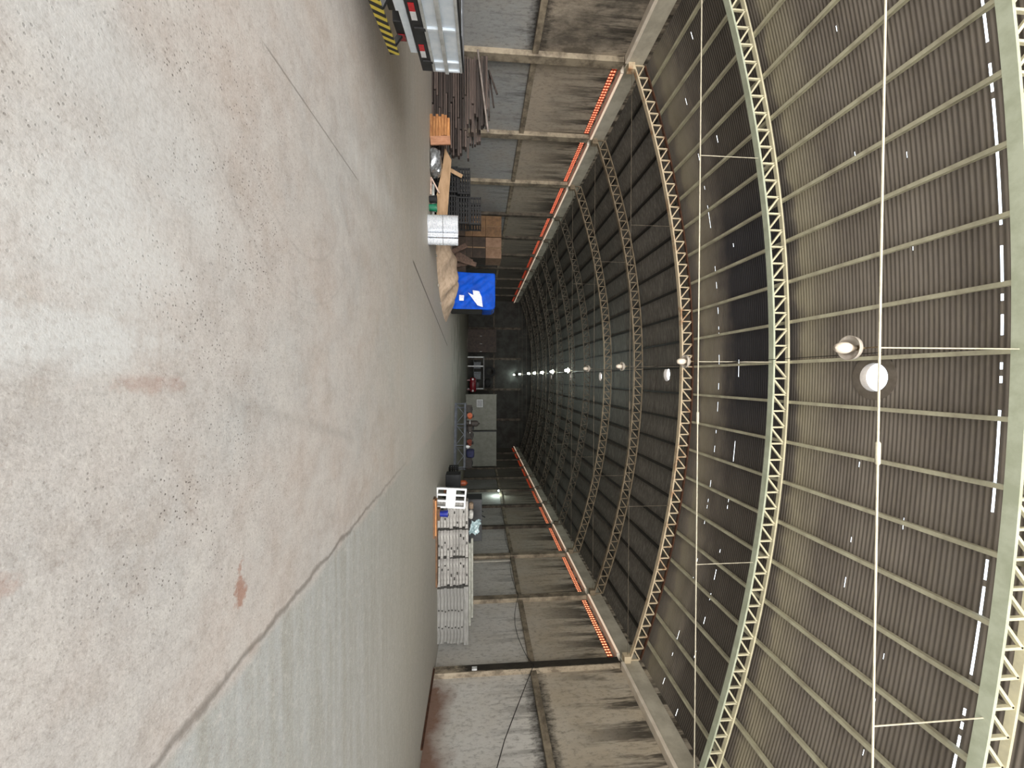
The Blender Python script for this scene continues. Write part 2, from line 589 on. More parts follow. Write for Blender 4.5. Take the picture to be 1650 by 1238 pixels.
# ------------------------------------------------------------------ walls with a vent slot under the ring beam
V0, V1 = 6.09, 6.30
WIN_N = 0
VENT_GLOW_L = emit('vent_glow_red', '#ff8f6c', 1.6)
VENT_GLOW_R = emit('vent_glow_peach', '#ffab7e', 1.6)
LEDGE_GLOW_M = emit('ledge_glow_pale', '#e6cdb6', 0.62)  # glow added on the ledge face for the vent daylight there
CLAY = pm('clay_block', '#a04a2c', '#7c3520', 12, 0.8)
TRIM = 0
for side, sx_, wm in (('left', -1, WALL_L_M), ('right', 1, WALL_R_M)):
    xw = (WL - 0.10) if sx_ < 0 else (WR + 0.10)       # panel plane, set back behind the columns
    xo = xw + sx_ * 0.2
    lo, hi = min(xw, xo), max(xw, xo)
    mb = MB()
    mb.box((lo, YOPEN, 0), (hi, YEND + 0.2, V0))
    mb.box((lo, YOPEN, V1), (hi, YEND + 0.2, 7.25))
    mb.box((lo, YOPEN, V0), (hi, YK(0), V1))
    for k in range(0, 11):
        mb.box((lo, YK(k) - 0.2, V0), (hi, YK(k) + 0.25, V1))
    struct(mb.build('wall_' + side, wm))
    # columns, middle beams, ring beam
    xf = WL if sx_ < 0 else WR
    for k in range(-4, 10):
        TRIM += 1
        mb = MB()
        a, b = sorted((xf - sx_ * 0.08, xw + sx_ * 0.02))
        mb.box((a, YK(k) - 0.17, 0), (b, YK(k) + 0.17, 6.36))
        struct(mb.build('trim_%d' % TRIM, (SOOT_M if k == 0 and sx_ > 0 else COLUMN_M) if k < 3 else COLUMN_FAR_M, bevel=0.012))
    TRIM += 1
    mb = MB()
    a, b = sorted((xf - sx_ * 0.02, xw + sx_ * 0.02))
    for k in range(-5, 10):
        mb.box((a, max(YOPEN, YK(k) + 0.17), 3.24), (b, YK(k + 1) - 0.17, 3.44))
    struct(mb.build('trim_%d' % TRIM, COLUMN_M, bevel=0.01))
    TRIM += 1
    mb = MB()
    a, b = sorted((xf - sx_ * 0.16, xw + sx_ * 0.02))
    for k in range(-5, 10):
        mb.box((a, max(YOPEN, YK(k) + 0.2), 6.36), (b, YK(k + 1) - 0.2, 6.47))
    struct(mb.build('trim_%d' % TRIM, LEDGE_M, bevel=0.01))
    TRIM += 1
    mb = MB()
    a, b = sorted((xf - sx_ * 0.02, xw + sx_ * 0.02))
    mb.box((a, YOPEN, 6.471), (b, YEND, 7.06))
    struct(mb.build('trim_%d' % TRIM, RING_M, bevel=0.01))
    # vents: two rows of hollow clay blocks per bay, daylight glowing through
    for k in range(0, 10):
        WIN_N += 1
        ya, yb = YK(k) + 0.28, YK(k + 1) - 0.25
        n = 26
        st = (yb - ya) / n
        fr, gl = MB(), MB()
        xi = xw - sx_ * 0.02
        a, b = sorted((xi, xw + sx_ * 0.10))
        rows = ((V0 + 0.012, V0 + 0.096), (V0 + 0.112, V1 - 0.012))
        fr.box((a, ya, V0), (b, yb, rows[0][0]))
        fr.box((a, ya, rows[0][1]), (b, yb, rows[1][0]))
        fr.box((a, ya, rows[1][1]), (b, yb, V1))
        for i in range(n + 1):
            yc = ya + i * st
            for r0, r1 in rows:
                fr.box((a, max(ya, yc - 0.018), r0), (b, min(yb, yc + 0.018), r1))
        c, d = sorted((xi + sx_ * 0.03, xw + sx_ * 0.08))
        for i in range(n):
            for r0, r1 in rows:
                gl.box((c, ya + i * st + 0.018, r0), (d, ya + (i + 1) * st - 0.018, r1))
        w = struct(fr.build('window_%d' % WIN_N, CLAY))
        sl = MB()  # added glowing strip in front of the ledge, not an opening
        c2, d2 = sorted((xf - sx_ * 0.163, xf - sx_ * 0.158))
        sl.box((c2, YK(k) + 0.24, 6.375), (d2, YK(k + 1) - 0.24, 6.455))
        sl.build('ledge_glow', LEDGE_GLOW_M, w)
        gl.build('glazing', VENT_GLOW_L if sx_ < 0 else VENT_GLOW_R, w)

# back wall with pilasters
BACK_M = pm('back_wall_render', '#3c3c38', '#2a2824', 0.8, 0.9, bump=0.2)
mb = MB()
pts = [(WL - 0.3, 0), (WR + 0.3, 0), (WR + 0.3, 7.1)]
for i in range(0, 25):
    x = WR + (WL - WR) * i / 24
    pts.append((x, z_low(x) + 0.6))
pts.append((WL - 0.3, 7.1))
mb.slab([(x, YEND, z) for x, z in pts][::-1], 0.25)
struct(mb.build('wall_back', BACK_M))
for x in (-6.9, -2.62, 1.68, 5.98):
    TRIM += 1
    mb = MB()
    mb.box((x - 0.15, YEND - 0.15, 0), (x + 0.15, YEND + 0.02, 7.4))
    struct(mb.build('trim_%d' % TRIM, COLUMN_FAR_M))
TRIM += 1
mb = MB()
mb.box((WL, YEND - 0.1, 3.5), (WR, YEND + 0.02, 3.7))
struct(mb.build('trim_%d' % TRIM, COLUMN_FAR_M))

# ------------------------------------------------------------------ corrugated roof: real corrugations over the near bays
VENTS = [(-0.02, 7.1), (-0.14, 15.6), (-0.08, 24.5), (-0.06, 32.8), (-0.14, 41.5)]
LEAKS = [(5.22, 0.026, 0.60), (6.4, 0.013, 0.03), (7.3, 0.013, 0.04), (11.15, 0.013, 0.14), (12.1, 0.013, 0.22)]


def roof_grid(ys, zoff, nx=150):
    xs = np.linspace(WL - 0.25, WR + 0.25, nx)
    ys = np.asarray(ys)
    gx, gy = np.meshgrid(xs, ys, indexing='xy')
    gz = 8.51 - 1.82 * ((gx - CX) / HALF) ** 2 + 0.60 + np.asarray(zoff)[:, None]
    V = np.stack([gx, gy, gz], -1).reshape(-1, 3)
    ny = len(ys)
    i, j = np.meshgrid(np.arange(nx - 1), np.arange(ny - 1), indexing='xy')
    a = (j * nx + i).ravel()
    Fc = np.stack([a, a + 1, a + nx + 1, a + nx], 1)
    cxs = (gx[:-1, :-1] + gx[1:, 1:]).ravel() / 2
    cys = (gy[:-1, :-1] + gy[1:, 1:]).ravel() / 2
    keep = np.ones(len(Fc), bool)
    for vx, vy in VENTS:
        keep &= ((cxs - vx) ** 2 + (cys - vy) ** 2) > 0.315 ** 2
    for ly, w, prob in LEAKS:
        row = np.abs(cys - ly) < w / 2
        nz = rng.random(nx - 1)
        run = np.convolve(nz, np.ones(3) / 3, 'same')
        ok = run > np.quantile(run, 1 - prob)
        keep &= ~(row & np.tile(ok, ny - 1))
    return V, Fc[keep]


PITCH_C = 0.0762
ys, zs = [YOPEN], [0.0]
y = 3.0
ys.append(3.0)
zs.append(0.0)
while y < 20.0:
    y += PITCH_C / 6
    ys.append(y)
    zs.append(0.006 * math.sin(2 * math.pi * y / PITCH_C))
while y < YEND + 0.25:
    y += 0.15
    ys.append(y)
    zs.append(0.0)
V, Fc = roof_grid(ys, zs, 212)
me = bpy.data.meshes.new('ceiling')
me.from_pydata(V.tolist(), [], Fc.tolist())
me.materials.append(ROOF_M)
me.polygons.foreach_set('use_smooth', [True] * len(me.polygons))
roof = bpy.data.objects.new('ceiling', me)
COL.objects.link(roof)
struct(roof)

# ------------------------------------------------------------------ arched lattice trusses
CREAM = pm('truss_paint_cream', '#e2ddc0', '#cfcab0', 3, 0.55)
GREENISH = pm('truss_paint_sage', '#c4ccb8', '#b2baa4', 3, 0.55)
RUSTY = pm('truss_paint_rusty', '#d8c8ab', '#a8774f', 1.6, 0.65, lo=0.52, hi=0.66)
RUSTD = pm('rusted_steel', '#5d3a26', '#3c2519', 5, 0.8)
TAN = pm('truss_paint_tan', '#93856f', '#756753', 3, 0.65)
DIM = pm('truss_paint_dark', '#675e50', '#4d463b', 3, 0.75)  # darker brown for trusses and tie rods deeper in
ROD = pm('rod_steel', '#d2ccb8', '#bab4a0', 6, 0.5)
NP = 52
TXT = {-2: 'first lattice roof truss from the open end, sage painted, cut by the picture edge',
       -1: 'second lattice roof truss from the open end, pale sage and cream paint, complete arch',
       0: 'third lattice roof truss from the open end, cream webs with a rusted upper chord',
       1: 'fourth lattice roof truss from the open end, tan, just beyond the rusted one',
       2: 'fifth lattice roof truss from the open end, tan, by the nearest lit lamp'}
for k in range(3, 10):
    TXT[k] = ('%s lattice roof truss from the open end, dark brown deep in the hall' % ORD[k + 2])


def chord_pts(dz, n=NP):
    return [Vector((WL + 0.05 + (WR - WL - 0.1) * i / n, 0, z_low(WL + 0.05 + (WR - WL - 0.1) * i / n) + dz)) for i in range(n + 1)]


def sweep_chord(dz, w, hgt, flange=0.0):
    m = MB()
    P = chord_pts(dz)
    # channel section open upwards / downwards swept along the arch
    sec = [(-w / 2, 0), (w / 2, 0), (w / 2, hgt), (-w / 2, hgt)]
    vs, fs = [], []
    for p in P:
        for a, b in sec:
            vs.append((p.x, a, p.z + b))
    for i in range(len(P) - 1):
        for j in range(4):
            fs.append((i * 4 + j, (i + 1) * 4 + j, (i + 1) * 4 + (j + 1) % 4, i * 4 + (j + 1) % 4))
    fs.append((0, 1, 2, 3))
    n = (len(P) - 1) * 4
    fs.append((n + 3, n + 2, n + 1, n))
    return m.add(vs, fs)


LOWER = sweep_chord(0.0, 0.16, 0.045)
UPPER = sweep_chord(0.40, 0.10, 0.04)
PL, PU = chord_pts(0.045), chord_pts(0.40)
WEBS = []
for i in range(0, NP + 1):
    WEBS.append(('web_post', PL[i], PU[i]))
for i in range(NP):
    mid = NP // 2
    if i < mid:
        WEBS.append(('web_diagonal', PL[i + 1], PU[i]))
    else:
        WEBS.append(('web_diagonal', PL[i], PU[i + 1]))


def truss(k):
    if k == -2 or k == -1:
        lm, um, wm = GREENISH, CREAM, CREAM
    elif k == 0:
        lm, um, wm = RUSTY, RUSTD, RUSTY
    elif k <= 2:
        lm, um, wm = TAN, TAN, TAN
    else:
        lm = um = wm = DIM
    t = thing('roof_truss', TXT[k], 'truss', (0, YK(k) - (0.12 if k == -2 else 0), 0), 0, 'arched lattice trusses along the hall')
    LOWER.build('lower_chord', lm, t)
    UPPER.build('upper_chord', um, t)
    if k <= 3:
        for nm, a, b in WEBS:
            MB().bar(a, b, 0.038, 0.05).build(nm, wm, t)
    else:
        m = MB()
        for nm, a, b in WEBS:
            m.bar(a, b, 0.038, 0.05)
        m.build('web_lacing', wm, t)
    # bearing shoes
    for x in (WL + 0.13, WR - 0.13):
        m = MB()
        m.box((x - 0.12, -0.12, 6.52), (x + 0.12, 0.12, z_low(x) + 0.01))
        m.build('bearing_shoe', lm, t)
    # tie rod, turnbuckle and hangers
    zt = 6.54 if k == -2 else 6.68
    MB().tube([(WL + 0.1, 0, zt), (WR - 0.1, 0, zt)], 0.014 if k < 0 else 0.010, 8).build('tie_rod', ROD if k < 0 else DIM, t, smooth=40)
    m = MB()
    m.lathe([(0.016, -0.15), (0.03, -0.13), (0.03, 0.13), (0.016, 0.15)], (0.95, 0, zt), 10, 'X')
    m.build('turnbuckle', ROD if k < 0 else DIM, t, smooth=40)
    for x in (CX - 4.85, CX, CX + 4.85):
        MB().tube([(x, 0, zt), (x, 0, z_low(x))], 0.009, 6).build('hanger_rod', ROD if k < 0 else DIM, t, smooth=40)
    return t


for k in range(-2, 10):
    truss(k)

# ------------------------------------------------------------------ purlins
_t = NT('purlin_paint')
_o = _t.xyz()
_n = _t.noise(2.5, (1, 1, 1), 4)
_c = _t.mix(_t.ramp(_n, 0.4, 0.62), '#cac8b0', '#b0ab96')
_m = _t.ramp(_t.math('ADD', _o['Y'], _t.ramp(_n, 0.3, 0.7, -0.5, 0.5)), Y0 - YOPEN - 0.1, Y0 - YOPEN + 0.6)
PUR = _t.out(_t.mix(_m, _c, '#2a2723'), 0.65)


def purlin(x):
    m = MB()
    z = z_low(x) + 0.45
    w, hgt, tk = 0.07, 0.10, 0.006
    sl = math.atan(-2 * 1.82 * (x - CX) / HALF ** 2)
    R = Matrix.Rotation(-sl, 3, 'Y')
    c = Vector((0, 0, 0))
    sec = [(-w / 2, 0), (w / 2, 0), (w / 2, tk), (-w / 2 + tk, tk), (-w / 2 + tk, hgt - tk), (w / 2, hgt - tk), (w / 2, hgt), (-w / 2, hgt)]
    vs = []
    for yy in (0.0, YEND - YOPEN - 0.02):
        for a, b in sec:
            v = R @ Vector((a, 0, b))
            vs.append((v.x, yy, v.z))
    n = len(sec)
    fs = [(j, n + j, n + (j + 1) % n, (j + 1) % n) for j in range(n)] + [tuple(range(n)), tuple(range(n, 2 * n))[::-1]]
    m.add(vs, fs)
    o = m.build('roof_purlin', PUR)
    o.location = (x, YOPEN, z)
    return o


NUMW = 'zeroth first second third fourth fifth sixth seventh eighth ninth tenth'.split()
for j in range(-10, 11):
    o = purlin(CX + 0.965 * j)
    if j == 0:
        lb = 'long steel ridge purlin running directly above the row of lamps'
    else:
        lb = '%s long steel purlin from the ridge on the %s side' % (NUMW[abs(j)], 'timber pile and truck' if j < 0 else 'grey board stack')
    tag(o, lb, 'purlin', 'purlins under the corrugated roof')

# ------------------------------------------------------------------ round roof ventilators
GALV = pm('galvanised_rim', '#7d756c', '#6c645b', 6, 0.75, 0.0)
VENT_LBL = ['round bright roof opening nearest the open end, beside the first lamp',
            'round bright roof opening in the bay just past the rusted truss',
            'third round bright roof opening from the open end, a thin ellipse',
            'fourth round bright roof opening from the open end, near the lit lamps',
            'last round bright roof opening, deepest down the hall']
for (vx, vy), lb in zip(VENTS, VENT_LBL):
    zc = z_low(vx) + 0.60
    t = thing('roof_vent', lb, 'roof vent', (vx, vy, zc), 0, 'round roof openings along the ridge')
    MB().lathe([(0.275, -0.02), (0.44, -0.016), (0.44, -0.010), (0.285, -0.010), (0.285, 0.12), (0.275, 0.12)], n=40, closed=True).build('rim', GALV, t, smooth=30)
    m = MB()
    m.bar((-0.28, 0, 0.10), (0.28, 0, 0.10), 0.012, 0.012)
    m.build('crossbar', GALV, t)

# ------------------------------------------------------------------ lamps hung on the tie rods
ACR = NT('prismatic_reflector')
ACR.out('#cfc6bb', 0.25)
ACR.b.inputs['Transmission Weight'].default_value = 0.35
ACR = ACR.m
BULB_OFF = pm('bulb_glass_unlit', '#d8cdc0', '#cabfae', 8, 0.3)
BULB_ON = emit('bulb_glass_lit', '#e9fff6', 40)
SOCK = pm('lamp_socket', '#8a7a5e', '#6b5c44', 8, 0.5)
lamp_y = [4.88, 9.3, 13.6, 18.0, 22.0, 26.6, 30.9, 35.2, 39.4, 48.0, 55.9]
for i, ly in enumerate(lamp_y):
    on = i >= 4
    lx = -0.40 if i != 3 else -0.42
    if not on:
        lb = ['unlit high-bay lamp with clear reflector, nearest, beside bright round opening',
              'unlit high-bay lamp in front of the rusted truss, second from the open end',
              'unlit small lamp third from the open end, pale bulb',
              'unlit lamp fourth from the open end, just before the lit row'][i]
    else:
        lb = '%s glowing lamp in the lit row down the ridge, counted from the open end' % ORD[i - 4]
    t = thing('hanging_lamp', lb, 'lamp', (lx, ly, 6.57 if i == 0 else 6.68), 0, 'high-bay lamps under the ridge')
    m = MB()
    m.tube([(0, 0, 0.02), (0, 0, -0.06)], 0.012, 8)
    m.lathe([(0.03, -0.13), (0.035, -0.06), (0.02, -0.05)], n=14)
    m.build('socket', SOCK, t, smooth=40)
    m = MB()
    m.lathe([(0.035, -0.09), (0.09, -0.105), (0.15, -0.16), (0.165, -0.22), (0.158, -0.22), (0.143, -0.162), (0.085, -0.112), (0.035, -0.10)], n=32, closed=True)
    m.build('reflector', ACR, t, smooth=50)
    m = MB()
    m.lathe([(0.03, -0.12), (0.045, -0.17), (0.075, -0.25), (0.075, -0.33), (0.05, -0.39), (0.0, -0.41)], n=20)
    m.build('bulb', BULB_ON if on else BULB_OFF, t, smooth=60)
    if ly > 45 or i in (0, 1, 2, 3, 4, 5, 6, 7, 8):
        pass
    # bracket to the tie rod of its truss
    kk = round((ly - Y0) / BAY)
    if kk <= 9:
        m = MB()
        m.tube([(0, 0, 0.02), (0, YK(kk) - (0.12 if kk == -2 else 0) - ly, -0.02 if kk == -2 else 0.0)], 0.009, 6)
        m.build('arm', SOCK, t, smooth=40)
    else:
        m = MB()
        m.tube([(0, 0, 0.02), (0, YEND - ly, 0.03)], 0.008, 6)
        m.build('arm', SOCK, t, smooth=40)
    if on:
        ld = bpy.data.lights.new('lamp_light', 'POINT')
        ld.energy = 60
        ld.color = (0.82, 1.0, 0.95)
        ld.shadow_soft_size = 0.08
        lo_ = bpy.data.objects.new('lamp_light', ld)
        COL.objects.link(lo_)
        lo_.parent = t
        lo_.location = (0, -0.3, -0.30)

# lamp supply cable running along the ridge from truss to truss
m = MB()
pts = [(CX + 0.06, YK(-2) - 0.12, 6.58)]
for k in range(-2, 9):
    for s_ in (0.5, 1.0):
        yy = YK(k) + BAY * s_
        pts.append((CX + 0.06, yy, 6.71 - (0.05 if s_ == 0.5 else 0)))
m.tube(pts, 0.006, 6)
tag(m.build('supply_cable', pm('cable_black', '#2a2724', '#1c1a18', 6, 0.6), smooth=60), 'thin lamp supply cable running along the ridge between the tie rods', 'cable')
#PART2
# ------------------------------------------------------------------ truck backed in from the timber-pile wall
TW = pm('truck_white_paint', '#ebf4fd', '#dbe7f3', 5, 0.4)
TG = pm('truck_grey_steel', '#c2c5c5', '#a6a8a7', 5, 0.45)
TD = pm('truck_dark_steel', '#2b2b2c', '#1d1d1e', 5, 0.6)
RUB = pm('tyre_rubber', '#1b1b1c', '#111112', 8, 0.85)
RED_T = pm('tape_red', '#d8202c', '#c01722', 20, 0.3)
WHT_T = pm('tape_white', '#eef0f2', '#dfe2e5', 20, 0.3)
LENS_R = pm('lens_red', '#8d1420', '#6d0d17', 20, 0.2)
GLASS_D = pm('cab_glass', '#1e262b', '#151b1f', 6, 0.08)


def hazard_mat():
    t = NT('hazard_stripes')
    o = t.xyz()
    s_ = t.math('FRACT', t.math('MULTIPLY', t.math('ADD', o['Y'], t.math('MULTIPLY', o['Z'], -0.8)), 7.0))
    f = t.ramp(s_, 0.47, 0.50)
    d = t.mix(t.ramp(t.noise(20), 0.45, 0.7, 0, 0.4), '#d9c54a', '#b09a35')
    return t.out(t.mix(f, d, '#1e1d1b'), 0.45)


HAZ = hazard_mat()
TR = thing('flatbed_truck', 'white flatbed truck with ribbed tailgate and striped bumper, cut by the picture edge', 'truck', (-4.08, 4.735, 0), math.atan2(.246, .969))
m = MB()
m.box((-3.9, -1.1, 0.78), (-0.06, 1.1, 0.84))
for x in np.arange(-3.7, -0.1, 0.45):
    m.box((x - 0.03, -1.08, 0.70), (x + 0.03, 1.08, 0.78))
m.build('bed_floor', TG, TR)
m = MB()
m.box((-0.045, -1.10, 0.85), (-0.015, 1.10, 1.26))
TGATE = m.build('tailgate', TW, TR, bevel=0.004)
m = MB()
for a, b in ((0.85, 0.885), (1.225, 1.26)):
    m.box((-0.018, -1.10, a), (0.012, 1.10, b))
m.build('gate_rail', TG, TGATE, bevel=0.004)
m = MB()
m.bar((0.014, -1.10, 1.045), (0.014, 1.10, 1.045), 0.05, 0.045, ref=(1, 0, 0))
m.build('lock_bar', TG, TGATE, bevel=0.006)
for y in (-1.08, -0.65, 0.1, 0.85, 1.08):
    m = MB()
    m.box((-0.017, y - 0.022, 0.886), (0.010, y + 0.022, 1.224))
    m.build('gate_rib', TW, TGATE, bevel=0.004)
for y in (0.1, 0.85, -0.65):
    m = MB()
    m.box((-0.012, y - 0.03, 0.74), (0.016, y + 0.03, 0.87))
    m.build('hinge', TD, TGATE, bevel=0.003)
for s_ in (-1, 1):
    m = MB()
    y = s_ * 1.09
    m.box((-3.9, y - 0.015, 0.85), (-0.07, y + 0.015, 1.26))
    for x in np.arange(-3.7, -0.1, 0.75):
        m.box((x - 0.025, y - 0.03, 0.85), (x + 0.025, y + 0.03, 1.26))
    m.build('side_board', TW, TR, bevel=0.003)
m = MB()
for y in (-1.09, 1.09):
    m.box((-3.9, y - 0.03, 1.261), (-0.01, y + 0.03, 1.285))
m.box((-0.05, -1.06, 1.261), (-0.01, 1.06, 1.285))
m.build('capping', TD, TR)
m = MB()
m.box((-3.88, -1.07, 0.845), (-0.06, 1.07, 1.257))
m.build('load_cover', pm('dark_cover', '#3a3a3a', '#2a2a2a', 4, 0.8), TR, bevel=0.03)
m = MB()
m.box((-3.96, -1.1, 0.78), (-3.91, 1.1, 1.75))
for y in np.linspace(-1, 1, 6):
    m.box((-3.905, y - 0.025, 0.85), (-3.885, y + 0.025, 1.75))
m.build('headboard', TG, TR)
m = MB()
m.box((-0.06, -1.12, 0.70), (0.0, 1.12, 0.84))
rb = m.build('rear_beam', TD, TR, bevel=0.004)
for ya in (-0.36, 0.445, -1.0):
    m = MB()
    m.box((0.001, ya, 0.735), (0.006, ya + 0.14, 0.80))
    m.build('red_tape', RED_T, rb)
    m = MB()
    m.box((0.001, ya + 0.145, 0.735), (0.006, ya + 0.30, 0.80))
    m.build('white_tape', WHT_T, rb)
m = MB()
m.box((-0.12, -0.72, 0.60), (-0.03, 0.72, 0.69))
m.build('cross_member', TW, TR, bevel=0.004)
for s_ in (-1, 1):
    m = MB()
    m.box((-5.5, s_ * 0.42 - 0.04, 0.50), (-0.13, s_ * 0.42 + 0.04, 0.69))
    m.build('chassis_rail', TD, TR)
for s_ in (-1, 1):
    m = MB()
    y = s_ * 0.30
    m.box((-0.16, y - 0.20, 0.49), (-0.05, y + 0.20, 0.60))
    tl = m.build('tail_light', TD, TR, bevel=0.008)
    m = MB()
    m.box((-0.05, y + (0.04 if s_ > 0 else -0.18), 0.50), (-0.035, y + (0.18 if s_ > 0 else -0.04), 0.59))
    m.build('red_lens', LENS_R, tl, bevel=0.004)
m = MB()
m.box((-0.05, -0.52, 0.575), (-0.02, -0.16, 0.695))
m.build('plate_box', TW, TR, bevel=0.005)
m = MB()
m.box((0.05, -0.56, 0.355), (0.075, 0.57, 0.475))
bmp = m.build('bumper', HAZ, TR, bevel=0.004)
for s_ in (-0.35, 0.35):
    m = MB()
    m.bar((0.05, s_, 0.46), (-0.14, s_ * 1.1, 0.60), 0.05, 0.05)
    m.build('bumper_bracket', TD, TR)


def wheel(x, y, par, two=False):
    m = MB()
    r = 0.37
    m.lathe([(0.20, -0.11), (0.33, -0.115), (r, -0.08), (r, 0.08), (0.33, 0.115), (0.20, 0.11)], (x, y, r), 28, 'Y', closed=True)
    w = m.build('wheel', RUB, par, smooth=40)
    m = MB()
    m.lathe([(0.0, -0.03), (0.08, -0.05), (0.10, -0.02), (0.20, -0.06), (0.20, 0.06), (0.10, 0.02), (0.0, 0.03)], (x, y, r), 20, 'Y')
    m.build('rim', TG, w, smooth=40)


for y in (-0.92, -0.66, 0.66, 0.92):
    wheel(-1.15, y, TR)
for y in (-0.85, 0.85):
    wheel(-4.5, y, TR)
for x, hw in ((-1.15, 0.55), (-4.5, 0.73)):
    m = MB()
    m.tube([(x, -hw, 0.37), (x, hw, 0.37)], 0.06, 10)
    m.lathe([(0.06, -0.14), (0.15, -0.06), (0.15, 0.06), (0.06, 0.14)], (x, 0, 0.37), 14, 'Y')
    m.build('axle', TD, TR, smooth=40)
m = MB()
prof = [(-4.02, 0.62), (-4.02, 2.05), (-4.2, 2.15), (-5.1, 2.12), (-5.5, 1.35), (-5.58, 0.55)]
vs = [(x, -1.0, z) for x, z in prof] + [(x, 1.0, z) for x, z in prof]
n = len(prof)
m.add(vs, [tuple(range(n)), tuple(range(n, 2 * n))[::-1]] + [(i, n + i, n + (i + 1) % n, (i + 1) % n) for i in range(n)])
cab = m.build('cab', TW, TR, bevel=0.03)
m = MB()
m.slab([(-5.13, -0.88, 2.06), (-5.49, -0.88, 1.40), (-5.49, 0.88, 1.40), (-5.13, 0.88, 2.06)][::-1], 0.02)
m.build('windscreen', GLASS_D, cab)
m = MB()
m.box((-4.015, -0.5, 1.5), (-4.005, 0.5, 1.95))
m.build('rear_window', GLASS_D, cab)

# ------------------------------------------------------------------ timber pile against the wall by the truck
OLD = pm('old_timber', '#524640', '#221b18', 7, 0.85, stretch=(0.4, 2, 2), rnd=0.6, bump=0.3)
R1 = random.Random(4)
GRP = 'dark old boards of the tall timber pile'
LB = 'dark weathered board in the tall ragged timber pile behind the truck'
proto = None
zl = 0.0
lay = 0
while zl < 1.72:
    hgt = 0.074
    xr_max = -6.95 if zl < 1.0 else -6.95 - (zl - 1.0) * 1.7
    for r, yc in enumerate((13.02, 13.30, 13.58)):
        if r == 2 and zl < 1.2:
            continue
        x = -10.25 + R1.uniform(0, 0.15)
        end = xr_max - R1.uniform(0, 0.65) * (1 if zl > 0.5 else 0.25)
        while x < end - 0.5:
            L = min(R1.uniform(1.0, 2.3), end - x)
            hh = hgt * R1.uniform(0.5, 0.96)
            ww = R1.uniform(0.15, 0.25)
            if proto is None:
                mm = MB()
                mm.cbox((0, 0, 0), (1, 1, 1))
                mm.add([], [])
                proto = mm.build('old_board', OLD)
                tag(proto, LB, 'board', GRP)
                o = proto
            else:
                o = proto.copy()
                COL.objects.link(o)
            o.scale = (L, ww, hh)
            o.location = (x + L / 2, yc + R1.uniform(-0.05, 0.02), zl + hh / 2)
            o.rotation_euler = (0, 0, 0.0)
            x += L + R1.uniform(0.02, 0.06)
    zl += hgt
    lay += 1
# sticks thrown on top of the pile
for i, (x0, x1, y, z0, z1) in enumerate(((-10.1, -8.9, 13.3, 1.775, 1.95), (-9.95, -9.2, 13.1, 1.775, 2.05), (-9.9, -8.6, 13.5, 1.775, 1.80), (-9.6, -8.4, 13.0, 1.775, 1.78))):
    m = MB()
    m.bar((0, 0, 0), (x1 - x0, 0, z1 - z0), 0.05, 0.05)
    o = m.build('old_stick', OLD)
    o.location = (x0, y, z0 + 0.03)
    tag(o, 'thin dark stick thrown loose on top of the timber pile', 'stick', 'sticks on top of the timber pile')
PALE_POLE = pm('pale_pole', '#8a8079', '#6e655f', 5, 0.8)
m = MB()
m.tube([(0, 0, 0), (2.55, 0.0, 0.33)], 0.032, 10)
o = m.build('wooden_pole', PALE_POLE, smooth=40)
o.location = (-10.35, 12.82, 1.45)
tag(o, 'long pale slanting pole across the upper front of the timber pile', 'pole')

# fresh orange planks at the foot of the pile
FRESH = pm('fresh_timber', '#a87545', '#8a5830', 9, 0.7, stretch=(0.5, 2, 2), rnd=0.3)
FRESH2 = pm('fresh_timber_salmon', '#a8795c', '#8f6348', 9, 0.7, stretch=(2, 2, 0.5))
for i in range(7):
    m = MB()
    L = R1.uniform(0.50, 0.74)
    m.box((0, R1.uniform(0, 0.06), 0), (L, 0.30, 0.078))
    o = m.build('orange_plank', FRESH, bevel=0.006)
    o.location = (-8.08 + R1.uniform(0, 0.1), 12.42 + R1.uniform(0, 0.05), 0.0 + i * 0.10)
    if i:
        o.location.z = i * 0.0855
    tag(o, 'short fresh orange plank in the low stack at the foot of the timber pile', 'plank', 'short orange planks stacked by the timber pile')
m = MB()
m.box((0, 0, 0), (0.26, 0.06, 0.60))
o = m.build('plank_offcut', FRESH2, bevel=0.006)
o.location = (-7.28, 12.30, 0.0)
o.rotation_euler = (0, math.radians(-4), 0)
o.location.z = 0.02
tag(o, 'wide salmon plank offcut standing upright beside the orange planks', 'plank')


# crumpled silver wrapped bundle
def blob(nx, size, amp, seed, sq=0.5):
    rr = np.random.default_rng(seed)
    m = MB()
    ph = rr.uniform(0, 6.28, (10, 3))
    fr = rr.uniform(2, 9, (10, 3))
    nu, nv = nx, nx // 2
    vs = []
    for j in range(nv + 1):
        th = math.pi * j / nv
        for i in range(nu):
            a = 2 * math.pi * i / nu
            d = np.array([math.sin(th) * math.cos(a), math.sin(th) * math.sin(a), math.cos(th)])
            q = np.sign(d) * np.abs(d) ** sq
            w = 1 + amp * sum(math.sin(fr[k] @ d + ph[k].sum()) for k in range(10)) / 4
            q = q * w * np.array(size) / 2
            vs.append((q[0], q[1], max(q[2], -size[2] / 2) + size[2] / 2))
    fs = []
    for j in range(nv):
        for i in range(nu):
            fs.append((j * nu + i, (j + 1) * nu + i, (j + 1) * nu + (i + 1) % nu, j * nu + (i + 1) % nu))
    return m.add(vs, fs)


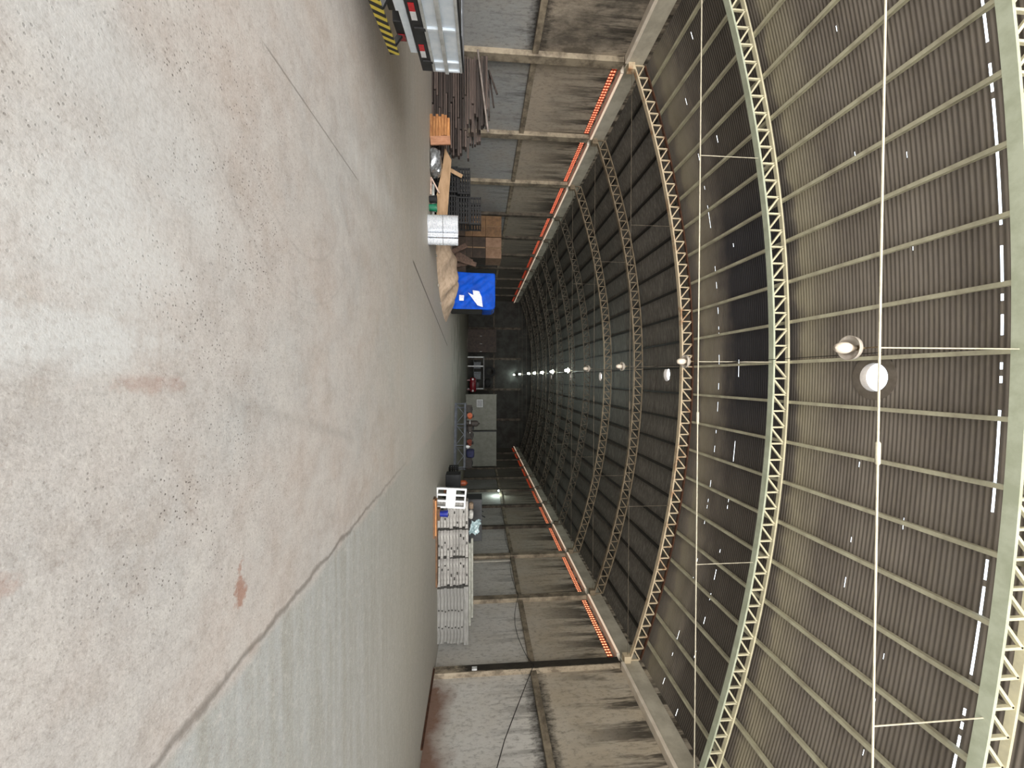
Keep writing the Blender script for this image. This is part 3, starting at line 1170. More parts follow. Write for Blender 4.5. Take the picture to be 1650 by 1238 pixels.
SILV = pm('silver_film', '#a9adb0', '#6f7375', 14, 0.25, 0.7)
o = blob(36, (0.75, 0.5, 0.33), 0.10, 3).build('wrapped_bundle', SILV, smooth=30)
o.location = (-6.60, 12.55, 0)
tag(o, 'crumpled silver film bundle on the floor past the orange planks', 'bundle')
STK = pm('broken_wood_pale', '#b59f90', '#8b7468', 9, 0.8)
for i, (a, b, lb) in enumerate((((-6.1, 12.42, 0.02), (-5.55, 12.34, 0.02), 'thin pale stick lying flat on the floor before the plywood'),
                                ((-6.15, 12.62, 0.02), (-5.75, 12.68, 0.24), 'broken pale batten tilted up against the plywood'))):
    m = MB()
    a, b = Vector(a), Vector(b)
    m.bar((0, 0, 0.02), b - a + Vector((0, 0, 0.02)), 0.045, 0.03)
    o = m.build('broken_batten', STK)
    o.location = a
    tag(o, lb, 'batten')

# plywood sheet leaning low, black crates behind
PLY = pm('plywood_tan', '#94785a', '#7f6446', 3, 0.7, stretch=(0.6, 2, 2))
m = MB()
m.slab([(-7.25, 12.87, 0.42), (-6.9, 12.90, 0.62), (-5.15, 12.84, 0.50), (-5.05, 12.72, 0.18), (-5.5, 12.74, 0.12), (-6.6, 12.83, 0.34)][::-1], 0.02)
tag(m.build('plywood_sheet', PLY), 'long tan plywood offcut propped low on the silver bundle and black crates', 'plywood')
m = MB()
m.bar((-6.92, 13.03, 0.05), (-6.5, 13.1, 0.95), 0.12, 0.02)
tag(m.build('wood_strip', PLY), 'short tan wood strip leaning up above the plywood sheet', 'wood strip')
GREYB = pm('grey_white_board', '#a9aaa4', '#8f908b', 5, 0.7)
m = MB()
m.bar((-6.15, 13.0, 0.045), (-4.95, 13.0, 0.045), 0.07, 0.12)
tag(m.build('white_board', GREYB, bevel=0.004), 'narrow grey white board lying along the front of the black crates', 'board')
BLKP = pm('black_plastic', '#08080a', '#050506', 8, 0.8)


def crate(name, w, d, h, mat):
    """lattice crate: base, corner posts, slats on the four sides, rim"""
    b = MB()
    t_ = 0.018
    b.box((-w / 2, -d / 2, 0), (w / 2, d / 2, 0.02))
    for sx_ in (-1, 1):
        for sy_ in (-1, 1):
            b.box((sx_ * w / 2 - 0.025, sy_ * d / 2 - 0.025, 0), (sx_ * w / 2 + 0.025, sy_ * d / 2 + 0.025, h))
    for z in np.linspace(0.05, h - 0.05, 4):
        for s_ in (-1, 1):
            b.box((-w / 2, s_ * d / 2 - t_ / 2, z - 0.022), (w / 2, s_ * d / 2 + t_ / 2, z + 0.022))
            b.box((s_ * w / 2 - t_ / 2, -d / 2, z - 0.022), (s_ * w / 2 + t_ / 2, d / 2, z + 0.022))
    for x in np.linspace(-w / 2, w / 2, 6)[1:-1]:
        for s_ in (-1, 1):
            b.box((x - 0.014, s_ * d / 2 - t_ / 2, 0), (x + 0.014, s_ * d / 2 + t_ / 2, h))
    return b


cnt = 0
for cx_, cy_, nst_, w_, h_ in ((-6.42, 13.5, 3, 0.78, 0.40), (-5.45, 13.45, 4, 0.82, 0.39)):
    for i in range(nst_):
        t = thing('black_crate', '%s black lattice crate in the %s black stack behind the plywood' % (('lowest', 'second lowest', 'third lowest', 'topmost')[i] if nst_ == 4 else ('lowest', 'middle', 'topmost')[i], 'taller' if nst_ == 4 else 'shorter'),
                  'crate', (cx_ + R1.uniform(-.02, .02), cy_, i * h_), R1.uniform(-0.03, 0.03), 'black crates stacked behind the plywood')
        crate('crate', w_, 0.6, h_ - 0.03, BLKP).build('body', BLKP, t)
        m = MB()
        a, b = w_ / 2 + 0.03, 0.33
        z0_, z1_ = h_ - 0.03, h_
        m.box((-a, -b, z0_), (a, -b + 0.05, z1_)).box((-a, b - 0.05, z0_), (a, b, z1_))
        m.box((-a, -b, z0_), (-a + 0.05, b, z1_)).box((a - 0.05, -b, z0_), (a, b, z1_))
        m.build('rim', BLKP, t)

# black and green buckets
GREEN = pm('green_plastic', '#136a4c', '#0e5039', 10, 0.45)
for x, mat_, lb in ((-5.36, BLKP, 'small black bucket beside the green one, before the silver rolls'), (-5.11, GREEN, 'small dark green bucket touching the silver corrugated rolls')):
    t = thing('bucket', lb, 'bucket', (x, 12.25, 0))
    MB().lathe([(0.0, 0), (0.095, 0), (0.118, 0.22), (0.108, 0.22), (0.088, 0.012), (0.0, 0.012)], n=24).build('body', mat_, t, smooth=40)
    MB().lathe([(0.108, 0.20), (0.125, 0.20), (0.125, 0.23), (0.108, 0.23)], n=24, closed=True).build('rim', mat_, t, smooth=40)
    m = MB()
    m.tube([(0.12 * math.cos(a), -0.02 * math.sin(a), 0.205 - 0.10 * math.sin(a)) for a in np.linspace(0, math.pi, 13)], 0.004, 6)
    m.build('handle', TG, t, smooth=40)

# silver corrugated rolls
FOIL = pm('bright_zinc', '#eef1f5', '#cfd4da', 25, 0.22, 0.55)


def roll(name, r, h, ntier, ridges):
    out = []
    for k in range(ntier):
        m = MB()
        prof = [(0.0, k * h / ntier + 0.004)]
        N = ridges * 4
        for i in range(N + 1):
            z = k * h / ntier + 0.004 + (h / ntier - 0.012) * i / N
            prof.append((r + 0.007 * math.cos(2 * math.pi * i / 4), z))
        prof.append((0.0, prof[-1][1]))
        m.lathe(prof, n=40)
        out.append(m)
    return out


for x, y, r, lb in ((-4.53, 12.05, 0.275, 'thick bright corrugated metal roll, widest of the three silver rolls'),
                    (-4.19, 11.95, 0.062, 'thin bright corrugated metal roll between the other two silver rolls'),
                    (-4.02, 12.0, 0.10, 'slim bright corrugated metal roll nearest the sand heap')):
    t = thing('metal_roll', lb, 'metal roll', (x, y, 0), 0, 'silver corrugated rolls standing on end')
    for m in roll('r', r, 0.89, 2, 11):
        m.build('tier', FOIL, t, smooth=60)

# brown cartons stacked high by the wall
CART = pm('carton_brown', '#6c5238', '#553f2b', 3, 0.85, rnd=0.2)
CARTD = pm('carton_dark', '#3b2f26', '#271f18', 3, 0.85, rnd=0.2)
CARTP = pm('carton_pinkish', '#7c624f', '#6a523e', 3, 0.85)
TAPE = pm('packing_tape', '#6d5334', '#5c4428', 10, 0.4)
tiers = [(0.0, 0.62, CARTD, CARTD), (0.63, 0.46, CART, CARTD), (1.10, 0.80, CART, CARTD), (1.91, 0.98, CART, CARTP)]
nm_t = ('bottom', 'second', 'third', 'top')
for i, (z0_, hh, ma, mb_) in enumerate(tiers):
    for s_, mat_ in ((0, ma), (1, mb_)):
        w_ = 1.29
        t = thing('brown_carton', '%s carton of the tall carton stack, %s column' % (nm_t[i], 'wall side' if s_ == 0 else 'aisle side'), 'carton', (-9.45 + s_ * 1.34 + R1.uniform(-.008, .008), 25.9, z0_), R1.uniform(-0.006, 0.006), 'brown cartons stacked beyond the silver rolls')
        MB().box((-w_ / 2, -0.8, 0), (w_ / 2, 0.8, hh)).build('box', mat_, t, bevel=0.012)
        m = MB()
        m.box((-0.04, -0.806, 0.02), (0.04, -0.801, hh - 0.01))
        m.build('tape', TAPE, t)

# junk boards leaning beyond the sand heap
JUNK = pm('junk_board', '#5a463a', '#3a2d25', 6, 0.85, rnd=0.3)
for i, (x, y, L, ang) in enumerate(((-7.0, 22.4, 1.2, 0.5), (-6.6, 22.2, 1.35, 0.25), (-6.2, 22.5, 1.1, -0.35), (-5.9, 22.2, 1.0, 0.6), (-6.8, 21.9, 0.9, -0.6))):
    m = MB()
    m.cbox((0, 0, L / 2), (0.26, 0.05, L))
    o = m.build('junk_board', JUNK, bevel=0.004)
    o.location = (x, y, 0.06)
    o.rotation_euler = (math.radians(-14), ang * 0.9, 0)
    tag(o, 'dark brown scrap board leaning between carton stack and blue wrapped crate', 'board', 'scrap boards between cartons and blue crate')
m = MB()
m.box((-7.4, 22.75, 0), (-5.55, 23.5, 0.75))
o = m.build('scrap_bin', CARTD, bevel=0.02)
tag(o, 'low dark bin behind the scrap boards near the blue crate', 'bin')

# sand heap
SAND = pm('sand_tan', '#c4ad95', '#a8927a', 5, 0.95, bump=0.5)
N = 60
vs, fs = [], []
rs_ = np.random.default_rng(8)
ph = rs_.uniform(0, 6.28, (14,))
fr = rs_.uniform(1.2, 7, (14, 2))
for j in range(N + 1):
    for i in range(N + 1):
        u, v = -1 + 2 * i / N, -1 + 2 * j / N
        x, y = -4.35 + u * 1.75 + 0.55 * v, 17.0 + v * 2.9
        d = math.hypot(u, v * 0.97)
        base = max(0.0, 1 - d ** 1.7)
        w = sum(math.sin(fr[k] @ np.array([x, y]) + ph[k]) for k in range(14)) / 14
        z = base * 0.58 * (1 + 0.75 * w) + (0.03 * w if base > 0 else 0)
        vs.append((x, y, max(z, 0) - 0.01 * (base <= 0)))
for j in range(N):
    for i in range(N):
        a = j * (N + 1) + i
        if max(vs[q][2] for q in (a, a + 1, a + N + 1, a + N + 2)) > 0:
            fs.append((a, a + 1, a + N + 2, a + N + 1))
m = MB()
m.add(vs, fs)
o = m.build('sand_heap', SAND, smooth=50)
tag(o, 'long low heap of tan sand on the floor before the blue crate', 'sand heap', kind='stuff')
STONE = pm('stone_grey', '#8f887d', '#6f6a60', 7, 0.9)
for i, (x, y, s_) in enumerate(((-4.75, 14.45, 0.16), (-3.3, 14.55, 0.12), (-2.85, 15.6, 0.10), (-4.2, 14.0, 0.09))):
    o = blob(14, (s_, s_ * 0.8, s_ * 0.6), 0.10, 20 + i, 0.8).build('stone', STONE)
    o.location = (x, y, 0)
    tag(o, 'small grey stone lying at the near edge of the sand heap', 'stone', 'stones at the edge of the sand heap')

# blue tarpaulin over a big crate
TARP = NT('blue_tarp')
TARP.bump(TARP.noise(7, (1, 1, 0.6), 5, 0.7), 0.5, 0.05)
TARP.out(TARP.mix(TARP.ramp(TARP.noise(3), 0.4, 0.6), '#034ab8', '#033d9c'), 0.55)
TARP.b.inputs['Specular IOR Level'].default_value = 0.12
TARP = TARP.m
t = thing('wrapped_crate', 'tall crate wrapped in bright blue tarpaulin with a white paper on it', 'crate', (-4.3, 20.85, 0))
MB().box((-0.86, -0.80, 0.02), (0.885, 0.82, 2.20)).build('crate_body', pm('crate_dark', '#2a2624', '#181615', 4, 0.7), t)


def tarp_shell():
    """front, top, wall side and a folded strip on the aisle side, wrinkled, with a flared hem"""
    m = MB()
    nu, nv = 44, 40
    hw, zt, r = 0.90, 2.30, 0.22

    def P(u, v, yf):
        return u, v, yf
    rr = np.random.default_rng(2)
    phs = rr.uniform(0, 6.28, 16)
    frq = rr.uniform(1.5, 8, (16, 2))

    def wr(a, b):
        return 0.012 * sum(math.sin(frq[k][0] * a + frq[k][1] * b + phs[k]) for k in range(16)) / 4
    # closed path around the section seen from the front: wall-side foot, up, over the top, down the aisle side a little
    path = []
    for i in range(12):
        path.append((-hw - 0.10 * (1 - i / 11) ** 3, 0.06 + (zt - r - 0.06) * i / 11))
    for i in range(1, 6):
        a = math.pi - (math.pi / 2) * i / 6
        path.append((-hw + r * 0.4 + r * 0.4 * math.cos(a), zt - r * 0.4 + r * 0.4 * math.sin(a)))
    for i in range(9):
        path.append((-hw + r + (2 * hw - 2 * r) * i / 8, zt))
    for i in range(1, 7):
        a = math.pi / 2 - (math.pi / 2) * i / 6
        path.append((hw - r + r * math.cos(a), zt - r + r * math.sin(a)))
    for i in range(1, 4):
        path.append((hw + 0.01, zt - r - 0.42 * i / 3))
    ny = 14
    for j in range(ny + 1):
        for i, (x, z) in enumerate(path):
            y = -0.82 + 1.66 * j / ny
            w = wr(x * 2 + z, y * 2)
            m.v.append((x + w * 0.6, y, z + w * 0.6))
    n = len(path)
    for j in range(ny):
        for i in range(n - 1):
            m.f.append((j * n + i, j * n + i + 1, (j + 1) * n + i + 1, (j + 1) * n + i))
            m.mi.append(0)
    # front sheet
    base = len(m.v)
    for j in range(nv + 1):
        z = 0.05 + (zt - 0.05) * j / nv
        for i in range(nu + 1):
            f = i / nu
            xl, xr = -hw - 0.10 * max(0, 1 - z / 2.0) ** 3, hw
            if z > zt - r:
                dz = z - (zt - r)
                xr = hw - r + math.sqrt(max(r * r - dz * dz, 0))
            if z > zt - r * 0.4:
                dz = z - (zt - r * 0.4)
                xl = -hw + r * 0.4 - math.sqrt(max((r * 0.4) ** 2 - dz * dz, 0))
            x = xl + (xr - xl) * f
            edge = min(1, 6 * min(f, 1 - f) + 0.1)
            hem = max(0, 1 - z / 0.34)
            y = -0.84 - (wr(x * 2.2, z * 2.2) * 1.3 + 0.012 * math.sin(9 * x + 3 * z)) * edge - 0.10 * hem * hem - 0.05 * max(0, math.sin(math.pi * min(z / 0.36, 1))) * (z < 0.36)
            m.v.append((x, y, z))
    for j in range(nv):
        for i in range(nu):
            a = base + j * (nu + 1) + i
            m.f.append((a, a + 1, a + nu + 2, a + nu + 1))
            m.mi.append(0)
    return m


o = tarp_shell().build('tarpaulin', TARP, t, smooth=60)
sol = o.modifiers.new('thick', 'SOLIDIFY')
sol.thickness = 0.006
PAPER = pm('paper_white', '#d9dbe6', '#b8bccb', 9, 0.45)
m = MB()
m.slab([(0.10, -0.93, 0.95), (0.72, -0.93, 1.42), (0.80, -0.93, 1.68), (0.30, -0.93, 1.62), (0.02, -0.93, 1.50), (-0.02, -0.93, 1.18), (0.22, -0.93, 1.22)], 0.02)
m.build('paper_sheet', PAPER, t)
m = MB()
m.slab([(0.22, -0.92, 0.52), (0.50, -0.92, 0.52), (0.50, -0.92, 0.74), (0.24, -0.92, 0.76)], 0.015)
m.build('small_label', PAPER, t)

# ------------------------------------------------------------------ grey board stacks on the other side
GB = pm('grey_plank_concrete', '#9a9995', '#7f7e7a', 6, 0.8, stretch=(0.5, 2, 2), rnd=0.10, bump=0.2)
GB2 = pm('grey_plank_mottled', '#a3a19c', '#7b7874', 9, 0.85, stretch=(0.8, 2, 2), rnd=0.14, bump=0.3)
DARKN = pm('notch_dark', '#33302d', '#24221f', 6, 0.8)


def plank_mesh(L, w, h):
    """long plank with a shallow channel along its visible long side"""
    m = MB()
    sec = [(-w / 2, 0), (w / 2, 0), (w / 2, h), (-w / 2, h), (-w / 2, h * 0.80), (-w / 2 + 0.012, h * 0.72), (-w / 2 + 0.012, h * 0.30), (-w / 2, h * 0.22)]
    n = len(sec)
    vs = [(0, a, b) for a, b in sec] + [(L, a, b) for a, b in sec]
    return m.add(vs, [(j, (j + 1) % n, n + (j + 1) % n, n + j) for j in range(n)] + [tuple(range(n))[::-1], tuple(range(n, 2 * n))])


HB = 0.119
for i in range(8):
    t = thing('grey_plank', 'smooth long grey plank in the neat near end of the grey stack', 'plank', (7.68 + R1.uniform(-.015, .015), 14.72 + R1.uniform(-.02, .02), i * HB), 0, 'smooth planks of the neat grey stack end')
    L = 2.02 + R1.uniform(-.05, .05)
    plank_mesh(L, 0.42, HB - 0.012).build('body', GB, t)
    for xx in (0.80 + R1.uniform(-.05, .05), 1.42 + R1.uniform(-.05, .05)):
        m = MB()
        m.box((xx, -0.204, 0.02), (xx + 0.05, -0.19, HB - 0.002))
        m.build('strap_notch', DARKN, t)
m = MB()
m.box((0, 0, 0), (2.15, 0.40, 0.17))
o = m.build('wide_board', GB, bevel=0.006)
o.location = (7.66, 14.54, 8 * HB)
tag(o, 'wide pale board lying on top of the neat grey plank stack', 'board')
for bi, (xa, xb, nl, nmz) in enumerate(((4.5, 5.52, 10, 'by the white pallet'), (5.55, 6.58, 10, 'in the middle'), (6.60, 7.64, 10, 'next to the neat stack end'))):
    for i in range(nl):
        hh = 0.112
        t = thing('short_grey_plank', 'short mottled grey plank in the grey stack section %s' % nmz, 'plank', (xa + R1.uniform(-.01, .02), 14.74 + R1.uniform(-.03, .03), i * hh), R1.uniform(-0.006, 0.006), 'short planks of the grey stack section %s' % nmz)
        L = xb - xa - R1.uniform(0.02, 0.10)
        plank_mesh(L, 0.40, hh - R1.uniform(0.006, 0.016)).build('body', GB2, t)
        xx = R1.uniform(0.15, 0.8)
        m = MB()
        m.box((xx, -0.194, 0.02), (xx + R1.uniform(0.04, 0.12), -0.18, hh - 0.012))
        m.build('strap_notch', DARKN, t)
PIPE = pm('pipe_grey', '#a5a69c', '#8c8d84', 8, 0.6)
for (xa, xb, y, z, lb) in ((6.1, 9.15, 14.66, 1.165, 'longer grey pipe on top of the grey plank stack, front one'), (6.2, 8.75, 14.80, 1.165, 'shorter grey pipe lying behind the longer one on the stack'),
                           (5.95, 8.9, 14.73, 1.25, 'upper grey pipe resting over the two pipes on the stack')):
    m = MB()
    r = 0.043
    m.lathe([(r, 0), (r, xb - xa), (r - 0.008, xb - xa), (r - 0.008, 0)], (0, 0, 0), 16, 'X', closed=True)
    o = m.build('pipe', PIPE, smooth=40)
    o.location = (xa, y, z)
    tag(o, lb, 'pipe', 'grey pipes on the plank stack')
# things on and before the stack
m = MB()
m.box((0, 0, 0), (1.18, 0.30, 0.05))
o = m.build('orange_timber', FRESH, bevel=0.005)
o.location = (4.05, 13.18, 0.06)
o.rotation_euler = (0, 0, 0.02)
tag(o, 'long fresh orange timber lying on a brown bearer before the grey stack', 'timber')
BRN = pm('brown_bearer', '#6e5139', '#54402f', 6, 0.8)
for xx, L, y, lb in ((4.0, 1.3, 13.16, 'brown bearer plank on the floor under the orange timber'), (5.42, 1.9, 13.9, 'longer reddish brown plank on the floor before the grey stack')):
    m = MB()
    m.box((0, 0, 0), (L, 0.34, 0.06))
    o = m.build('brown_plank', BRN, bevel=0.004)
    o.location = (xx, y, 0)
    tag(o, lb, 'plank')
BLUEB = pm('blue_plastic', '#1c2a8c', '#162170', 8, 0.4)
t = thing('blue_bucket', 'small blue bucket standing before the grey plank stack', 'bucket', (4.83, 14.2, 0.0))
MB().box((-0.2, -0.14, 0.0), (0.2, 0.14, 0.13)).build('stand', BRN, t)
MB().lathe([(0.0, 0.131), (0.10, 0.131), (0.125, 0.40), (0.115, 0.40), (0.09, 0.145), (0.0, 0.145)], n=24).build('body', BLUEB, t, smooth=40)
MB().lathe([(0.115, 0.375), (0.132, 0.375), (0.132, 0.405), (0.115, 0.405)], n=24, closed=True).build('rim', BLUEB, t, smooth=40)

# white slotted pallet on end
WPL = pm('white_plastic', '#d6d8d8', '#bfc2c3', 6, 0.5)
t = thing('white_pallet', 'white slotted plastic pallet standing on end against the grey stack', 'pallet', (3.92, 14.36, 0.0))
t.rotation_euler = (math.radians(-3), math.radians(5), math.radians(3))
for i in range(4):
    x = 0.035 + i * 0.225
    m = MB()
    m.box((x - 0.035, -0.05, 0.0), (x + 0.035, 0.05, 1.07))
    m.build('bar', WPL, t, bevel=0.006)
m = MB()
m.box((0.0, -0.035, 0.36), (0.71, 0.035, 0.70))
for z in (0.42, 0.50, 0.58, 0.66):
    m.box((0.0, -0.042, z - 0.012), (0.71, -0.034, z + 0.012))
m.build('centre_panel', WPL, t)
for z in (0.03, 1.04):
    m = MB()
    m.box((0.0, -0.04, z - 0.03), (0.71, 0.04, z + 0.03))
    m.build('end_bar', WPL, t, bevel=0.005)

# dark cabinet and clutter behind the stack
DKM = pm('dark_enamel', '#26282a', '#17191a', 4, 0.6)
t = thing('dark_cabinet', 'black metal cabinet standing behind the grey plank stack', 'cabinet', (5.75, 16.4, 0))
MB().box((-0.85, -0.4, 0), (0.85, 0.4, 1.62)).build('body', DKM, t, bevel=0.01)
for s_ in (-1, 1):
    m = MB()
    m.box((s_ * 0.42 - 0.40, -0.42, 0.08), (s_ * 0.42 + 0.40, -0.405, 1.56))
    d_ = m.build('door', DKM, t, bevel=0.005)
    m = MB()
    m.box((s_ * 0.08 - 0.015, -0.445, 0.8), (s_ * 0.08 + 0.015, -0.425, 0.95))
    m.build('handle', TG, d_)
PALEB = pm('plastic_pale_blue', '#9fb3b6', '#6f8488', 8, 0.25)


def crumple(name, nx, ny, sx_, sy_, amp, seed, mat):
    rr = np.random.default_rng(seed)
    phs = rr.uniform(0, 6.28, 12)
    frq = rr.uniform(3, 14, (12, 2))
    m = MB()
    for j in range(ny + 1):
        for i in range(nx + 1):
            a, b = i / nx - 0.5, j / ny - 0.5
            z = amp * sum(math.sin(frq[k][0] * a * 2 + frq[k][1] * b * 2 + phs[k]) for k in range(12)) / 4
            m.v.append((a * sx_ * (1 + 0.2 * math.sin(7 * b)), b * sy_, z))
    for j in range(ny):
        for i in range(nx):
            a = j * (nx + 1) + i
            m.f.append((a, a + 1, a + nx + 2, a + nx + 1))
            m.mi.append(0)
    o = m.build(name, mat, smooth=40)
    s = o.modifiers.new('thick', 'SOLIDIFY')
    s.thickness = 0.01
    return o


o = crumple('plastic_sheet', 18, 12, 0.5, 0.42, 0.05, 4, PALEB)
o.location = (5.50, 14.62, 1.36)
o.rotation_euler = (math.radians(55), math.radians(12), 0)
tag(o, 'pale blue crumpled plastic sheet on top of the grey stack by the wall lamp', 'plastic sheet')
RAG = pm('rag_white', '#b9b9b4', '#8d8d88', 8, 0.9)
for x, y, s_, sd, lb in ((5.05, 14.72, 0.34, 31, 'grey white rag heaped on the stack beside the pale blue sheet'), (4.75, 14.78, 0.26, 33, 'small brownish bag on the stack end by the white pallet')):
    o = blob(22, (s_, s_ * 0.8, 0.17), 0.12, sd, 0.7).build('rag', RAG if sd == 31 else pm('bag_brown', '#7b6a58', '#5d5042', 8, 0.9), smooth=40)
    o.location = (x, y, 1.125)
    tag(o, lb, 'rag')

# steel frame table with scrap further back
BLUEST = pm('steel_blue_grey', '#4d535b', '#363b42', 5, 0.55)
t = thing('steel_table', 'long low steel frame table loaded with dark scrap', 'frame', (1.75, 25.4, 0), -0.35)
FL = 4.0
for nm, z, y in (('top_rail', 0.64, -0.45), ('top_rail', 0.64, 0.45), ('bottom_rail', 0.06, -0.45), ('bottom_rail', 0.06, 0.45)):
    m = MB()
    m.box((0, y - 0.04, z - 0.06), (FL, y + 0.04, z + 0.06))
    m.build(nm, BLUEST, t, bevel=0.006)
for x in (0.05, 1.35, 2.65, FL - 0.05):
    for y in (-0.45, 0.45):
        m = MB()
        m.box((x - 0.03, y - 0.03, 0.12), (x + 0.03, y + 0.03, 0.58))
        m.build('leg', BLUEST, t)
for i in range(3):
    m = MB()
    xa = 0.1 + i * 1.3
    m.bar((xa, -0.45, 0.12), (xa + 0.6, -0.45, 0.58), 0.035, 0.03)
    m.bar((xa + 0.6, -0.45, 0.58), (xa + 1.2, -0.45, 0.12), 0.035, 0.03)
    m.build('brace', BLUEST, t)
m = MB()
m.box((0.0, -0.49, 0.70), (FL, 0.49, 0.72))
m.build('deck', DKM, t)
CA, SA = math.cos(-0.35), math.sin(-0.35)


def onframe(x, y=0.0):
    return (1.75 + CA * x - SA * y, 25.4 + SA * x + CA * y, 0.721)


ORG = pm('machine_orange', '#a2502c', '#7d3b20', 6, 0.5)
DKS = pm('dark_scrap', '#3a332e', '#1f1c1a', 7, 0.7)


def motor(name, lb, loc, r, L, mat, rz):
    t = thing(name, lb, 'motor', loc, rz)
    m = MB()
    pr = [(0.0, -L / 2), (r * 0.8, -L / 2)]
    for i in range(9):
        z = -L / 2 + L * i / 8
        pr += [(r, z), (r * 0.9, z + L / 24)] if i < 8 else [(r * 0.8, z)]
    pr.append((0, L / 2))
    m.lathe(pr, (0, 0, r + 0.05), 20, 'X')
    m.build('housing', mat, t, smooth=30)
    MB().box((-L * 0.35, -r * 0.8, 0), (L * 0.35, r * 0.8, 0.06)).build('base', DKM, t)
    MB().lathe([(0.03, L / 2), (0.03, L / 2 + 0.14)], (0, 0, r + 0.05), 10, 'X').build('shaft', TG, t)
    MB().box((-0.08, -0.07, 2 * r + 0.02), (0.08, 0.07, 2 * r + 0.14)).build('terminal_box', DKM, t, bevel=0.01)
    return t


motor('electric_motor', 'orange electric motor on the steel frame table', onframe(0.75, -0.1), 0.16, 0.42, ORG, 1.2)
motor('electric_motor', 'dark electric motor beside the dark tank on the steel frame', onframe(1.55, -0.22), 0.17, 0.4, DKS, 0.4)
motor('electric_motor', 'rusty red motor on the steel frame near its middle', onframe(2.42, 0.0), 0.15, 0.36, pm('machine_rust', '#6d3426', '#4a241b', 6, 0.6), 0.9)
o = blob(30, (0.55, 0.5, 0.5), 0.06, 41, 0.6).build('canvas_bundle', pm('canvas_navy', '#1c2147', '#14182f', 7, 0.8), smooth=50)
o.location = onframe(3.05, 0)
tag(o, 'dark blue canvas bundle on the steel frame table', 'bundle')
t = thing('dark_tank', 'dark upright tank on the steel frame against the pale partition', 'tank', onframe(1.15, 0.25))
MB().lathe([(0.0, 0), (0.2, 0), (0.2, 0.62), (0.15, 0.72), (0.05, 0.76), (0.05, 0.82), (0, 0.82)], n=24).build('body', DKS, t, smooth=40)
MB().lathe([(0.2, 0.2), (0.212, 0.2), (0.212, 0.24), (0.2, 0.24)], n=24, closed=True).build('band', TG, t, smooth=40)
for i, (x, y, w_, h_, lb) in enumerate(((0.25, 0.1, 0.4, 0.34, 'dark lattice crate at the far end of the steel frame table'), (1.9, 0.26, 0.42, 0.4, 'dark lattice crate in the middle of the steel frame table'), (3.65, 0.0, 0.5, 0.36, 'dark lattice crate at the near end of the steel frame table'))):
    t = thing('scrap_crate', lb, 'crate', onframe(x, y), -0.3)
    crate('c', w_, 0.4, h_, DKS).build('body', DKS, t)
    o = blob(18, (w_ * 0.8, 0.32, 0.2), 0.2, 50 + i, 0.8).build('contents', DKM, t)
    o.location = (0, 0, h_ - 0.16)
t = thing('white_jug', 'small white jug on the steel frame table', 'jug', onframe(2.7, -0.3))
MB().lathe([(0, 0), (0.08, 0), (0.09, 0.14), (0.04, 0.2), (0.03, 0.24), (0, 0.24)], n=16).build('body', WPL, t, smooth=40)
m = MB()
m.tube([(0.06, 0, 0.18), (0.12, 0, 0.16), (0.12, 0, 0.08), (0.085, 0, 0.06)], 0.01, 6)
m.build('handle', WPL, t, smooth=40)
t = thing('black_bin', 'low black bin on the floor between steel table and white pallet', 'bin', (4.75, 20.2, 0))
crate('b', 0.5, 0.5, 0.44, BLKP).build('body', BLKP, t)
MB().box((-0.29, -0.29, 0.445), (0.29, 0.29, 0.47)).build('lid', BLKP, t, bevel=0.006)
t = thing('storage_box', 'dark closed box on the floor behind the white pallet', 'box', (4.75, 18.4, 0), 0.05)
MB().box((-0.36, -0.3, 0), (0.36, 0.3, 0.62)).build('body', DKM, t, bevel=0.02)
MB().box((-0.38, -0.32, 0.621), (0.38, 0.32, 0.67)).build('lid', DKM, t, bevel=0.01)
t = thing('fuel_can', 'small orange red can on the dark box behind the white pallet', 'can', (4.85, 18.35, 0.671))
MB().lathe([(0, 0), (0.13, 0), (0.135, 0.01), (0.13, 0.02), (0.13, 0.22), (0.08, 0.27), (0.03, 0.28), (0.03, 0.31), (0, 0.31)], n=24).build('body', ORG, t, smooth=35)
m = MB()
m.tube([(-0.10, 0, 0.26), (-0.07, 0, 0.34), (0.07, 0, 0.34), (0.10, 0, 0.26)], 0.01, 6)
m.build('handle', DKM, t, smooth=40)
m = MB()
m.box((-0.5, -0.1, 0), (0.5, 0.1, 0.09))
o = m.build('timber_block', FRESH2, bevel=0.006)
o.location = (5.3, 17.3, 0)
tag(o, 'pale timber block lying behind the white pallet', 'timber')
# dark scaffold props beside the cabinet
for i in range(4):
    m = MB()
    m.tube([(0, 0, 0.0), (0.9 + 0.1 * i, 0.5, 1.5 + 0.1 * i)], 0.03, 8)
    o = m.build('scaffold_pole', DKM, smooth=40)
    o.location = (5.6 + 0.28 * i, 20.6 + 0.2 * i, 0.03)
    tag(o, 'dark slanted scaffold pole leaning beyond the grey stack', 'pole', 'scaffold poles leaning beyond the grey stack')
m = MB()
m.box((7.3, 22.6, 0), (9.3, 23.6, 1.15))
tag(m.build('dark_chest', DKM, bevel=0.03), 'big black chest behind the leaning scaffold poles', 'chest')

